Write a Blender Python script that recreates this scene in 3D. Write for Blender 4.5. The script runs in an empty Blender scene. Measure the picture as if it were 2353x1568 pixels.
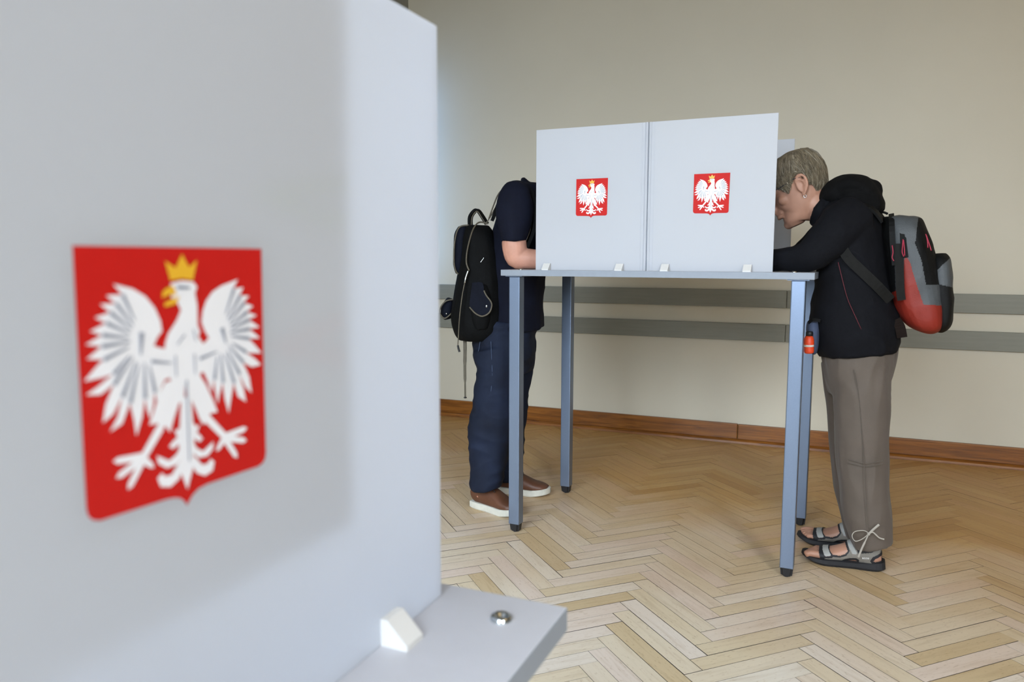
import bpy, bmesh, math, random
from mathutils import Vector, Matrix, noise
random.seed(7)
SC = bpy.context.scene
COL = SC.collection
R = math.radians

# ------------------------------------------------------------------ camera
FPX, PITCH, ROLL, EYE, HEAD = 1765.9, R(6.1656), R(0.16), 1.0429, R(23.3316)
fw = Vector((-math.sin(HEAD) * math.cos(PITCH), math.cos(HEAD) * math.cos(PITCH), -math.sin(PITCH)))
rt = Vector((math.cos(HEAD), math.sin(HEAD), 0))
up = rt.cross(fw)
XC = rt * math.cos(ROLL) + up * math.sin(ROLL)
YC = -rt * math.sin(ROLL) + up * math.cos(ROLL)
CAM = Vector((0, 0, EYE))
cd = bpy.data.cameras.new('camera')
cam = bpy.data.objects.new('camera', cd)
COL.objects.link(cam)
m = Matrix.Identity(4)
for i in range(3):
    m[i][0], m[i][1], m[i][2], m[i][3] = XC[i], YC[i], -fw[i], CAM[i]
cam.matrix_world = m
cd.sensor_width = 36
cd.lens = 36 * FPX / 2353
cd.clip_start = 0.02
cd.dof.use_dof = True
cd.dof.focus_distance = 2.95
cd.dof.aperture_fstop = cd.lens / 4.0
SC.camera = cam

def ray(px, py):
    return fw + XC * ((px - 1176.5) / FPX) - YC * ((py - 784) / FPX)
def P(px, py, Y):
    d = ray(px, py); return CAM + d * (Y / d.y)
def Pz(px, py, z=0.0):
    d = ray(px, py); return CAM + d * ((z - EYE) / d.z)
def project(p):
    d = p - CAM; t = d.dot(fw)
    return (1176.5 + FPX * d.dot(XC) / t, 784 - FPX * d.dot(YC) / t, t)

# ------------------------------------------------------------------ world, light, exposure
w = bpy.data.worlds.new('sky'); SC.world = w; w.use_nodes = True
w.node_tree.nodes['Background'].inputs[0].default_value = (0.62, 0.78, 1.0, 1)
w.node_tree.nodes['Background'].inputs[1].default_value = 1.0
vs = SC.view_settings
vs.view_transform = 'Standard'; vs.look = 'None'; vs.gamma = 1; vs.use_curve_mapping = False
vs.exposure = 0.0
SC.cycles.use_denoising = True
SC.cycles.sample_clamp_indirect = 6

def area(name, loc, aim, sx, sy, watt, col, spread=180):
    l = bpy.data.lights.new(name, 'AREA'); l.shape = 'RECTANGLE'; l.size = sx; l.size_y = sy
    l.energy = watt; l.color = col; l.spread = R(spread)
    o = bpy.data.objects.new(name, l); COL.objects.link(o)
    o.location = loc
    o.rotation_euler = (Vector(aim) - Vector(loc)).to_track_quat('-Z', 'Y').to_euler()
    return o
# daylight entering the openings of the left wall and of the wall behind the photographer
area('daylight_left', (-2.67, 4.345, 1.54), (-1.0, 4.345, 1.54), 0.16, 1.32, 3.8, (0.20, 0.46, 1.0))
area('daylight_front', (-1.05, -2.25, 1.95), (-0.95, 0.05, 0.15), 2.7, 2.1, 138, (0.80, 0.90, 1.0), 96)
area('daylight_front_right', (2.25, -2.25, 1.95), (0.9, 0.05, 0.15), 0.75, 2.1, 66, (0.82, 0.91, 1.0), 96)

# ------------------------------------------------------------------ helpers
def obj(name, me, mt=None, parent=None, smooth=False):
    o = bpy.data.objects.new(name, me); COL.objects.link(o)
    if mt is not None:
        for x in (mt if isinstance(mt, (list, tuple)) else [mt]): me.materials.append(x)
    if parent is not None:
        o.parent = parent
        me.transform(Matrix.Translation(-parent_loc(parent)))
    if smooth:
        me.polygons.foreach_set('use_smooth', [True] * len(me.polygons))
    return o
def parent_loc(p):
    v = Vector((0, 0, 0))
    while p is not None:
        v += p.location; p = p.parent
    return v
def thing(name, label, cat, loc=(0, 0, 0), group=None):
    o = bpy.data.objects.new(name, None); COL.objects.link(o); o.location = loc
    o.empty_display_size = 0.05
    o['label'] = label; o['category'] = cat
    if group: o['group'] = group
    return o
def tag(o, label, cat, group=None):
    o['label'] = label; o['category'] = cat
    if group: o['group'] = group
    return o
def struct(o, label=None):
    o['kind'] = 'structure'
    if label: o['label'] = label
    return o
def pyd(name, vs_, fs):
    me = bpy.data.meshes.new(name); me.from_pydata([tuple(v) for v in vs_], [], fs); me.update(); return me
def bm_mesh(bm, name):
    bmesh.ops.recalc_face_normals(bm, faces=bm.faces)
    me = bpy.data.meshes.new(name); bm.to_mesh(me); bm.free(); return me
def box_bm(bm, lo, hi, bev=0.0, seg=2, M=None):
    r = bmesh.ops.create_cube(bm, size=1.0)
    c = [(a + b) / 2 for a, b in zip(lo, hi)]; s = [b - a for a, b in zip(lo, hi)]
    for v in r['verts']:
        v.co = Vector((v.co.x * s[0] + c[0], v.co.y * s[1] + c[1], v.co.z * s[2] + c[2]))
    vs2 = r['verts']
    if bev:
        es = list({e for v in r['verts'] for e in v.link_edges})
        rr = bmesh.ops.bevel(bm, geom=es, offset=bev, segments=seg, affect='EDGES', profile=0.5)
        vs2 = list({v for f in rr['faces'] for v in f.verts} | {v for v in vs2 if v.is_valid})
    if M is not None:
        bmesh.ops.transform(bm, matrix=M, verts=vs2)
    return vs2
def box(name, lo, hi, bev=0.0, M=None, seg=2):
    bm = bmesh.new(); box_bm(bm, lo, hi, bev, seg)
    if M is not None: bmesh.ops.transform(bm, matrix=M, verts=bm.verts)
    return bm_mesh(bm, name)
def crom(pts, n):
    """Catmull-Rom through tuples, n samples per span"""
    out = []
    m_ = len(pts)
    for i in range(m_ - 1):
        p0 = pts[max(i - 1, 0)]; p1 = pts[i]; p2 = pts[i + 1]; p3 = pts[min(i + 2, m_ - 1)]
        for k in range(n):
            t = k / n; t2 = t * t; t3 = t2 * t
            out.append(tuple(0.5 * (2 * b + (c - a) * t + (2 * a - 5 * b + 4 * c - d) * t2 + (-a + 3 * b - 3 * c + d) * t3) for a, b, c, d in zip(p0, p1, p2, p3)))
    out.append(tuple(pts[-1]))
    return out
SIDE = [Vector((0, 1, 0))]
def loft_data(secs, seg=24, n=4, ex=2.0, side=None, cap=True, adir=None):
    """secs: (x, y, z, a, b): a = half extent across the spine, b = half extent along 'side'"""
    S = crom(secs, n) if n > 1 else [tuple(s) for s in secs]
    side = side or SIDE[0]
    V, F = [], []
    C = [Vector(s[:3]) for s in S]
    for i, s in enumerate(S):
        t = (C[min(i + 1, len(C) - 1)] - C[max(i - 1, 0)])
        if t.length < 1e-9: t = Vector((0, 0, 1))
        t.normalize()
        b = side - t * side.dot(t)
        if b.length < 1e-3: b = Vector((1, 0, 0))
        b.normalize(); a = t.cross(b)
        if adir is not None: a = adir; b = side
        for k in range(seg):
            th = 2 * math.pi * k / seg
            c_, s_ = math.cos(th), math.sin(th)
            c_ = math.copysign(abs(c_) ** (2 / ex), c_); s_ = math.copysign(abs(s_) ** (2 / ex), s_)
            V.append(C[i] + a * (max(s[3], 1e-4) * c_) + b * (max(s[4], 1e-4) * s_))
    for i in range(len(S) - 1):
        for k in range(seg):
            k2 = (k + 1) % seg
            F.append((i * seg + k, i * seg + k2, (i + 1) * seg + k2, (i + 1) * seg + k))
    if cap:
        F.append(tuple(reversed(range(seg)))); F.append(tuple((len(S) - 1) * seg + k for k in range(seg)))
    return V, F
def tube_data(pts, rad, seg=10, n=3):
    """round tube along 3-D points; rad number or list"""
    if not isinstance(rad, (list, tuple)): rad = [rad] * len(pts)
    S = crom([(*p, r) for p, r in zip(pts, rad)], n) if n > 1 else [(*p, r) for p, r in zip(pts, rad)]
    C = [Vector(s[:3]) for s in S]; V, F = [], []
    ref = None
    for i, s in enumerate(S):
        t = C[min(i + 1, len(C) - 1)] - C[max(i - 1, 0)]
        if t.length < 1e-9: t = Vector((0, 0, 1))
        t.normalize()
        if ref is None:
            ref = Vector((0, 0, 1)) if abs(t.z) < 0.9 else Vector((1, 0, 0))
        b = ref - t * ref.dot(t); b.normalize(); ref = b
        a = t.cross(b)
        for k in range(seg):
            th = 2 * math.pi * k / seg
            V.append(C[i] + (a * math.cos(th) + b * math.sin(th)) * s[3])
    for i in range(len(S) - 1):
        for k in range(seg):
            k2 = (k + 1) % seg
            F.append((i * seg + k, i * seg + k2, (i + 1) * seg + k2, (i + 1) * seg + k))
    F.append(tuple(reversed(range(seg)))); F.append(tuple((len(S) - 1) * seg + k for k in range(seg)))
    return V, F
def strap_data(pts, wid, th, side):
    """flat band along points; side = direction of its width (vector or list)"""
    V, F = [], []
    C = [Vector(p) for p in pts]
    for i, c in enumerate(C):
        t = (C[min(i + 1, len(C) - 1)] - C[max(i - 1, 0)]).normalized()
        sd = Vector(side[i] if isinstance(side, list) else side)
        b = (sd - t * sd.dot(t)).normalized(); a = t.cross(b)
        w_ = wid[i] if isinstance(wid, (list, tuple)) else wid
        for sa, sb in ((-1, -1), (1, -1), (1, 1), (-1, 1)):
            V.append(c + a * (sa * th / 2) + b * (sb * w_ / 2))
    for i in range(len(C) - 1):
        for k in range(4):
            F.append((i * 4 + k, i * 4 + (k + 1) % 4, i * 4 + 4 + (k + 1) % 4, i * 4 + 4 + k))
    F.append((3, 2, 1, 0)); F.append(tuple((len(C) - 1) * 4 + k for k in range(4)))
    return V, F
def smooth_pts(pts, n=5): return [Vector(p) for p in crom([tuple(p) for p in pts], n)]
def merge(*datas):
    V, F = [], []
    for v, f in datas:
        o = len(V); V += list(v); F += [tuple(i + o for i in x) for x in f]
    return V, F
def xf(data, M): return [M @ Vector(v) for v in data[0]], data[1]
def fused(name, data, voxel=0.005, smooth=6, fac=0.5):
    """one continuous skin out of overlapping closed shapes"""
    me = pyd(name + '_raw', *data)
    bm = bmesh.new(); bm.from_mesh(me); bmesh.ops.recalc_face_normals(bm, faces=bm.faces); bm.to_mesh(me); bm.free()
    o = bpy.data.objects.new('tmp', me); COL.objects.link(o)
    r = o.modifiers.new('r', 'REMESH'); r.mode = 'VOXEL'; r.voxel_size = voxel
    if smooth:
        s = o.modifiers.new('s', 'SMOOTH'); s.iterations = smooth; s.factor = fac
    dg = bpy.context.evaluated_depsgraph_get(); dg.update()
    out = bpy.data.meshes.new_from_object(o.evaluated_get(dg)); out.name = name
    bpy.data.objects.remove(o); bpy.data.meshes.remove(me)
    return out
def wrinkle(me, amp, scale, stretch=(1, 1, 1), seed=0.0, amp2=0.0, scale2=1.0):
    me.update()
    nrm = [v.normal.copy() for v in me.vertices]
    for v, n_ in zip(me.vertices, nrm):
        p = Vector((v.co.x * stretch[0], v.co.y * stretch[1], v.co.z * stretch[2]))
        d = amp * (1 - abs(noise.noise(p * scale + Vector((seed, seed * 2, 3)))) * 2.2)
        if amp2: d += amp2 * noise.noise(p * scale2 + Vector((9, seed, 1)))
        v.co += n_ * d
    me.update()

# ------------------------------------------------------------------ materials
def srgb(h):
    h = h.lstrip('#'); c = [int(h[i:i + 2], 16) / 255 for i in (0, 2, 4)]
    return tuple(x / 12.92 if x <= 0.04045 else ((x + 0.055) / 1.055) ** 2.4 for x in c)
class NT:
    def __init__(s, name):
        s.m = bpy.data.materials.new(name); s.m.use_nodes = True; s.t = s.m.node_tree
        s.b = s.t.nodes['Principled BSDF']; s.out = s.t.nodes['Material Output']
    def n(s, t, **kw):
        x = s.t.nodes.new(t)
        for k, v in kw.items(): setattr(x, k, v)
        return x
    def l(s, a, b): s.t.links.new(a, b)
    def ramp(s, fac, stops):
        r = s.n('ShaderNodeValToRGB'); e = r.color_ramp.elements
        while len(e) < len(stops): e.new(0.5)
        for x, (p, c) in zip(e, stops): x.position = p; x.color = (*c, 1)
        s.l(fac, r.inputs[0]); return r.outputs[0]
def mat(name, col, rough=0.6, var=0.06, scale=40, bump=0.0, bscale=200, metal=0.0, spec=0.5, stretch=(1, 1, 1), coat=0.0, sheen=0.0):
    k = NT(name); c = srgb(col) if isinstance(col, str) else col
    k.b.inputs['Roughness'].default_value = rough; k.b.inputs['Metallic'].default_value = metal
    k.b.inputs['Specular IOR Level'].default_value = spec; k.b.inputs['Coat Weight'].default_value = coat
    k.b.inputs['Sheen Weight'].default_value = sheen
    tc = k.n('ShaderNodeTexCoord'); mp = k.n('ShaderNodeMapping'); mp.inputs['Scale'].default_value = stretch
    k.l(tc.outputs['Object'], mp.inputs[0])
    nz = k.n('ShaderNodeTexNoise'); nz.inputs['Scale'].default_value = scale; nz.inputs['Detail'].default_value = 4
    k.l(mp.outputs[0], nz.inputs[0])
    k.l(k.ramp(nz.outputs[0], [(0.3, tuple(x * (1 - var) for x in c)), (0.7, tuple(min(1, x * (1 + var)) for x in c))]), k.b.inputs['Base Color'])
    if bump:
        n2 = k.n('ShaderNodeTexNoise'); n2.inputs['Scale'].default_value = bscale; n2.inputs['Detail'].default_value = 3
        k.l(mp.outputs[0], n2.inputs[0])
        b = k.n('ShaderNodeBump'); b.inputs['Strength'].default_value = bump; b.inputs['Distance'].default_value = 0.003
        k.l(n2.outputs[0], b.inputs['Height']); k.l(b.outputs[0], k.b.inputs['Normal'])
    return k.m

# wall paint: matte cream with a satin face, faint stains
def wall_mat():
    k = NT('cream_wall_paint')
    tc = k.n('ShaderNodeTexCoord')
    a = k.n('ShaderNodeTexNoise'); a.inputs['Scale'].default_value = 1.1; a.inputs['Detail'].default_value = 5; k.l(tc.outputs['Object'], a.inputs[0])
    k.l(k.ramp(a.outputs[0], [(0.3, (0.61, 0.57, 0.46)), (0.7, (0.65, 0.61, 0.495))]), k.b.inputs['Base Color'])
    k.b.inputs['Roughness'].default_value = 0.5
    k.b.inputs['Specular IOR Level'].default_value = 0.3
    b = k.n('ShaderNodeTexNoise'); b.inputs['Scale'].default_value = 35; k.l(tc.outputs['Object'], b.inputs[0])
    bp = k.n('ShaderNodeBump'); bp.inputs['Strength'].default_value = 0.05; bp.inputs['Distance'].default_value = 0.004
    k.l(b.outputs[0], bp.inputs['Height']); k.l(bp.outputs[0], k.b.inputs['Normal'])
    return k.m
M_WALL = wall_mat()
M_CEIL = mat('dimmed_ceiling', (0.42, 0.41, 0.38), 0.8)  # ceiling tone darkened to cut the bounced light
M_WALL2 = mat('dimmed_side_wall', (0.27, 0.27, 0.235), 0.6)  # made-up darker paint for the other walls, to lower ambient light
M_RAIL = mat('grey_green_rail_paint', '#828276', 0.5, 0.05, 6, 0.15, 60, stretch=(1, 8, 14))
M_DARK = mat('dark_gap', '#241d16', 0.9)
M_WHITE_TOP = mat('light_grey_laminate', '#b2b3b9', 0.42, 0.015, 60)
M_EDGE = mat('grey_edge_band', '#828a95', 0.45, 0.02, 60)
M_LEG = mat('blue_grey_powder_coat', '#76849a', 0.36, 0.03, 300, 0.04, 900, metal=0.7)
M_RUBBER = mat('black_rubber', '#15161a', 0.5)
M_STEEL = mat('polished_steel', '#c4cacc', 0.18, 0.05, 80, metal=1.0)
M_CLIP = mat('white_plastic_clip', '#cfcecb', 0.5, 0.02)
M_RED = mat('print_red', '#b5140f', 0.6, 0.02, spec=0.25)
M_PW = mat('print_white', '#e2e2e6', 0.45, 0.01)
M_PG = mat('print_grey', '#868b99', 0.5, 0.01)
M_GOLD = mat('print_gold', '#d9a628', 0.45, 0.02)
def panel_mat():
    k = NT('white_translucent_plastic')
    k.b.inputs['Base Color'].default_value = (0.69, 0.705, 0.735, 1); k.b.inputs['Roughness'].default_value = 0.45
    t = k.n('ShaderNodeBsdfTranslucent'); t.inputs[0].default_value = (0.86, 0.90, 0.97, 1)
    x = k.n('ShaderNodeMixShader'); x.inputs[0].default_value = 0.5
    k.l(k.b.outputs[0], x.inputs[1]); k.l(t.outputs[0], x.inputs[2]); k.l(x.outputs[0], k.out.inputs[0])
    return k.m
M_PANEL = panel_mat()
def base_mat():
    k = NT('stained_baseboard_wood')
    tc = k.n('ShaderNodeTexCoord'); mp = k.n('ShaderNodeMapping'); mp.inputs['Scale'].default_value = (1.2, 14, 22); k.l(tc.outputs['Object'], mp.inputs[0])
    a = k.n('ShaderNodeTexNoise'); a.inputs['Scale'].default_value = 3; a.inputs['Detail'].default_value = 6; a.inputs['Distortion'].default_value = 1.2; k.l(mp.outputs[0], a.inputs[0])
    k.l(k.ramp(a.outputs[0], [(0.25, srgb('#552c0b')), (0.5, srgb('#7d4a14')), (0.75, srgb('#976024'))]), k.b.inputs['Base Color'])
    k.b.inputs['Roughness'].default_value = 0.33
    return k.m
M_BASE = base_mat()
def plank_mat(single):
    k = NT('oak_parquet' if single else 'oak_parquet_far')
    tc = k.n('ShaderNodeTexCoord')
    if single:
        oi = k.n('ShaderNodeObjectInfo'); rnd = oi.outputs['Random']; co = tc.outputs['Object']
    else:
        at = k.n('ShaderNodeAttribute'); at.attribute_name = 'tone'; rnd = at.outputs['Fac']; co = tc.outputs['UV']
    sh = k.n('ShaderNodeVectorMath', operation='MULTIPLY_ADD')
    cb = k.n('ShaderNodeCombineXYZ'); 
    for i in range(3): k.l(rnd, cb.inputs[i])
    k.l(cb.outputs[0], sh.inputs[0]); sh.inputs[1].default_value = (37, 91, 53); k.l(co, sh.inputs[2])
    # long grain
    mp = k.n('ShaderNodeMapping'); mp.inputs['Scale'].default_value = (4, 45, 4); k.l(sh.outputs[0], mp.inputs[0])
    g = k.n('ShaderNodeTexNoise'); g.inputs['Scale'].default_value = 1.3; g.inputs['Detail'].default_value = 7; g.inputs['Distortion'].default_value = 0.7; k.l(mp.outputs[0], g.inputs[0])
    # flecks
    mp2 = k.n('ShaderNodeMapping'); mp2.inputs['Scale'].default_value = (60, 200, 60); k.l(sh.outputs[0], mp2.inputs[0])
    f = k.n('ShaderNodeTexNoise'); f.inputs['Scale'].default_value = 1.0; f.inputs['Detail'].default_value = 2; k.l(mp2.outputs[0], f.inputs[0])
    base = k.ramp(rnd, [(0.0, srgb('#cebb97')), (0.10, srgb('#dccfb4')), (0.45, srgb('#e2d8c6')), (0.62, srgb('#e2d5ca')), (0.85, srgb('#e8e2d7')), (1.0, srgb('#dacbac'))])
    gr = k.ramp(g.outputs[0], [(0.28, (0.80, 0.75, 0.68)), (0.5, (1.0, 1.0, 1.0)), (0.8, (1.05, 1.04, 1.03))])
    mx = k.n('ShaderNodeMix', data_type='RGBA', blend_type='MULTIPLY'); mx.inputs[0].default_value = 0.75; k.l(base, mx.inputs[6]); k.l(gr, mx.inputs[7])
    fl = k.ramp(f.outputs[0], [(0.60, (1, 1, 1)), (0.72, (0.62, 0.54, 0.44))])
    mx2 = k.n('ShaderNodeMix', data_type='RGBA', blend_type='MULTIPLY'); mx2.inputs[0].default_value = 0.5; k.l(mx.outputs[2], mx2.inputs[6]); k.l(fl, mx2.inputs[7])
    # the varnish is worn off in the walked middle and kept, honey coloured, along the wall
    ge = k.n('ShaderNodeNewGeometry'); sp = k.n('ShaderNodeSeparateXYZ'); k.l(ge.outputs['Position'], sp.inputs[0])
    wn = k.n('ShaderNodeTexNoise'); wn.inputs['Scale'].default_value = 1.6; wn.inputs['Detail'].default_value = 5; k.l(ge.outputs['Position'], wn.inputs[0])
    ax = k.n('ShaderNodeMath', operation='MULTIPLY_ADD'); k.l(sp.outputs['X'], ax.inputs[0]); ax.inputs[1].default_value = 0.16; k.l(sp.outputs['Y'], ax.inputs[2])
    ad = k.n('ShaderNodeMath', operation='MULTIPLY_ADD'); k.l(wn.outputs[0], ad.inputs[0]); ad.inputs[1].default_value = 1.3; k.l(ax.outputs[0], ad.inputs[2])
    mr = k.n('ShaderNodeMapRange'); k.l(ad.outputs[0], mr.inputs[0]); mr.inputs[1].default_value = 2.5; mr.inputs[2].default_value = 4.0
    var = k.n('ShaderNodeMix', data_type='RGBA', blend_type='MULTIPLY'); k.l(mr.outputs[0], var.inputs[0]); k.l(mx2.outputs[2], var.inputs[6]); var.inputs[7].default_value = (*srgb('#cfa86c'), 1)
    k.l(var.outputs[2], k.b.inputs['Base Color'])
    k.b.inputs['Roughness'].default_value = 0.42
    k.b.inputs['Specular IOR Level'].default_value = 0.45
    bp = k.n('ShaderNodeBump'); bp.inputs['Strength'].default_value = 0.12; bp.inputs['Distance'].default_value = 0.001
    k.l(g.outputs[0], bp.inputs['Height']); k.l(bp.outputs[0], k.b.inputs['Normal'])
    return k.m
M_PLANK, M_PLANK2 = plank_mat(True), plank_mat(False)

# ------------------------------------------------------------------ the room
X0, X1, Y0, YW, HC = -2.66, 2.7, -2.3, 4.465, 3.35
T = 0.3
struct(obj('wall_back', box('wall_back', (X0 - T, YW, -0.1), (X1 + T, YW + T, HC)), M_WALL), 'cream painted wall with two grey rails')
def wall_with_holes(name, axis, lo, hi, const, thick, holes):
    """axis 'x': wall runs along x at y=const ; holes: (a0, a1, z0, z1)"""
    bm = bmesh.new()
    def bb(a0, a1, z0, z1):
        if a1 - a0 < 1e-4 or z1 - z0 < 1e-4: return
        if axis == 'x': box_bm(bm, (a0, min(const, const + thick), z0), (a1, max(const, const + thick), z1))
        else: box_bm(bm, (min(const, const + thick), a0, z0), (max(const, const + thick), a1, z1))
    a = lo
    for (h0, h1, z0, z1) in holes:
        bb(a, h0, -0.1, HC); bb(h0, h1, -0.1, z0); bb(h0, h1, z1, HC); a = h1
    bb(a, hi, -0.1, HC)
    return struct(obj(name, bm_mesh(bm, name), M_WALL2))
HL = (4.245, 4.445, 0.872, 2.22)
wall_with_holes('wall_left', 'y', Y0 - T, YW, X0, -T, [HL])
HF = [(-2.45, 0.35, 0.85, 3.0), (1.85, 2.65, 0.85, 3.0)]
wall_with_holes('wall_front', 'x', X0, X1, Y0, -T, HF)
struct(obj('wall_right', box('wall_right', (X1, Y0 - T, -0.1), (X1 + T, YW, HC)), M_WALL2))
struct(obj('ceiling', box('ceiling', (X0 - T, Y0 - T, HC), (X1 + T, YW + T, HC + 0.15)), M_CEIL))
M_FRAME = mat('white_window_paint', '#e4e4e0', 0.4)
M_GLASS = NT('window_glass'); 
M_GLASS.b.inputs['Transmission Weight'].default_value = 1; M_GLASS.b.inputs['Roughness'].default_value = 0.0; M_GLASS.b.inputs['IOR'].default_value = 1.02
M_GLASS = M_GLASS.m
def window(n, axis, const, h):
    a0, a1, z0, z1 = h
    def bb(u0, u1, v0, v1, d0, d1):
        return ((u0, const + d0, v0), (u1, const + d1, v1)) if axis == 'x' else ((const + d0, u0, v0), (const + d1, u1, v1))
    am = (a0 + a1) / 2; zt = z0 + (z1 - z0) * 0.68; e = 0.06 if a1 - a0 > 0.5 else 0.012
    bm = bmesh.new()
    for (u0, u1, v0, v1) in ((a0, a0 + e, z0, z1), (a1 - e, a1, z0, z1), (a0, a1, z0, z0 + e), (a0, a1, z1 - e, z1), (am - e / 2, am + e / 2, z0, z1), (a0, a1, zt - e / 2, zt + e / 2)):
        box_bm(bm, *bb(u0, u1, v0, v1, -0.22, -0.16), bev=0.004, seg=1)
    o = struct(obj('window_%d' % n, bm_mesh(bm, 'window'), M_FRAME), 'white framed window with four panes')
    for (u0, u1) in ((a0 + e, am - e / 2), (am + e / 2, a1 - e)):
        for (v0, v1) in ((z0 + e, zt - e / 2), (zt + e / 2, z1 - e)):
            obj('pane', box('pane', *bb(u0, u1, v0, v1, -0.195, -0.19)), M_GLASS, o)
    obj('window_sill', box('sill', *bb(a0 - 0.02, a1 + 0.02, z0 - 0.03, z0, -0.15, 0.02), bev=0.006), M_FRAME, o)
window(1, 'y', X0, HL); window(2, 'x', Y0, HF[0]); window(3, 'x', Y0, HF[1])

# wall rails: boards laid end to end
def rail(n, z0, z1, label, joints):
    root = bpy.data.objects.new('trim_%d' % n, None); COL.objects.link(root); root.location = (0, YW, z0); struct(root, label)
    xs = [X0] + joints + [X1]
    for i in range(len(xs) - 1):
        obj('board', box('board', (xs[i] + 0.0015, YW - 0.02, z0), (xs[i + 1] - 0.0015, YW + 0.001, z1), 0.002), M_RAIL, root)
rail(1, 0.774, 0.870, 'upper grey green wooden rail along the wall', [-0.285, 2.2])
rail(2, 0.587, 0.683, 'lower grey green wooden rail along the wall', [-0.285, 2.2])
bb_ = bpy.data.objects.new('baseboard_back', None); COL.objects.link(bb_); bb_.location = (0, YW, 0); struct(bb_, 'brown stained wooden baseboard')
xs = [X0, -1.86, -0.52, 1.6, X1]
for i in range(4):
    obj('board', box('board', (xs[i] + 0.001, YW - 0.018, 0), (xs[i + 1] - 0.001, YW + 0.001, 0.107 + 0.002 * (i % 2)), 0.004), M_BASE, bb_)
pr = [(0, 0)] + [(-0.024 * math.cos(t * R(15)), 0.024 * math.sin(t * R(15))) for t in range(7)]
V = []; F = []
for x in (X0, X1):
    V += [(x, YW - 0.017 + a, b) for a, b in pr]
n_ = len(pr)
for k in range(n_): F.append((k, (k + 1) % n_, n_ + (k + 1) % n_, n_ + k))
obj('quarter_round', pyd('quarter_round', V, F + [tuple(range(n_)), tuple(reversed(range(n_, 2 * n_)))]), M_BASE, bb_)
bl_ = bpy.data.objects.new('baseboard_left', None); COL.objects.link(bl_); bl_.location = (X0, 0, 0); struct(bl_, 'brown stained wooden baseboard of the side wall')
for y0_, y1_ in ((Y0, 0.4), (0.4, 2.6), (2.6, YW - 0.04)):
    obj('board', box('board', (X0 - 0.001, y0_ + 0.001, 0), (X0 + 0.018, y1_ - 0.001, 0.108), 0.004), M_BASE, bl_)
# unseen warm lamps, added to tint the wall and brighten the floor
def lamp(x, y, watt, label, DR=1.3):
    t_ = thing('added_lamp', label, 'lamp', (x, y, HC - DR - 0.16))
    part_ = lambda nm, dt, mt: obj(nm, pyd(nm, *dt), mt, t_, True)
    part_('rod', tube_data([(x, y, HC - DR + 0.16), (x, y, HC)], 0.008, 10, 1), M_STEEL)
    part_('canopy', loft_data([(x, y, HC - 0.03, 0.055, 0.055), (x, y, HC, 0.06, 0.06)], 20, 1), M_STEEL)
    k = NT('warm_opal_glass'); k.b.inputs['Base Color'].default_value = (0.9, 0.85, 0.75, 1); k.b.inputs['Emission Color'].default_value = (1.0, 0.66, 0.30, 1); k.b.inputs['Emission Strength'].default_value = watt
    part_('globe', loft_data([(x, y, HC - DR + 0.16 * math.cos(t * math.pi / 12), max(0.16 * math.sin(t * math.pi / 12), .001), max(0.16 * math.sin(t * math.pi / 12), .001)) for t in range(13)], 24, 1), k.m)
lamp(2.05, 3.35, 6.5, 'added unseen warm globe lamp on a long rod near the railed wall')
lamp(1.2, 0.4, 28, 'added unseen warm globe lamp on a short rod close to the ceiling', 0.5)

# ------------------------------------------------------------------ parquet floor
floor = struct(obj('floor', box('floor', (X0 - T, Y0 - T, -0.1), (X1 + T, YW + T, -0.010)), M_DARK), 'worn oak herringbone parquet floor')
PW, PL = 0.05666, 0.36463
PO = Vector((-0.587, 2.354, 0)); PA = R(45.32)
eA = Vector((math.cos(PA), math.sin(PA), 0)); eB = Vector((math.sin(PA), -math.cos(PA), 0))
blocks = []
for mcol in range(-14, 15):
    for k in range(-70, 71):
        for typ in (0, 1):
            a = mcol * PL - k * PW; b = mcol * PL + k * PW
            if typ == 0: ca, cb, ang = a + PW / 2, b + PL / 2, PA - math.pi / 2
            else: ca, cb, ang = a + PW + PL / 2, b + PL - PW / 2, PA
            c = PO + eA * ca + eB * cb
            if X0 - 0.2 < c.x < X1 + 0.2 and Y0 - 0.05 < c.y < YW + 0.2:
                px, py, t = project(c)
                area_ = 0
                if t > 0.3 and 985 < px < 2390 and py < 1600 and not (px < 1330 and py > 1400 - (1330 - px) * 0.1):
                    area_ = PW * PL * (EYE / t) / t ** 2
                blocks.append((area_, c, ang))
blocks.sort(key=lambda x: -x[0])
def plank_mesh():
    bm = bmesh.new(); box_bm(bm, (-PL / 2, -PW / 2, -0.0095), (PL / 2, PW / 2, 0.0))
    me_ = bm_mesh(bm, 'plank')
    for p in me_.polygons: p.material_index = 0 if p.normal.z > 0.5 else 1
    return me_
pm = plank_mesh(); pm.materials.append(M_PLANK); pm.materials.append(M_DARK)
rr = random.Random(3)
def jit(y):
    g = (0.0008 + 0.0024 * rr.random() ** 2) * (1.0 if y < 2.9 else 0.45)
    return 1 - g * 0.8 / PL, 1 - g / PW, -0.0007 * rr.random(), rr.gauss(0, 0.0012)
for ar, c, ang in blocks[:300]:
    o = bpy.data.objects.new('plank', pm); COL.objects.link(o); o.parent = floor
    sx, sy, dz, da = jit(c.y)
    o.location = (c.x, c.y, dz); o.rotation_euler = (0, 0, ang + da); o.scale = (sx, sy, 1)
V, F, UV, TN = [], [], [], []
base_v = [v.co.copy() for v in pm.vertices]; base_f = [tuple(p.vertices) for p in pm.polygons]
for ar, c, ang in blocks[300:]:
    sx, sy, dz, da = jit(c.y); o_ = len(V); tn = rr.random()
    ca, sa = math.cos(ang + da), math.sin(ang + da)
    for v in base_v:
        x, y = v.x * sx, v.y * sy
        V.append((c.x + x * ca - y * sa, c.y + x * sa + y * ca, v.z + dz)); UV.append((v.x, v.y)); TN.append(tn)
    F += [tuple(i + o_ for i in f) for f in base_f]
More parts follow.
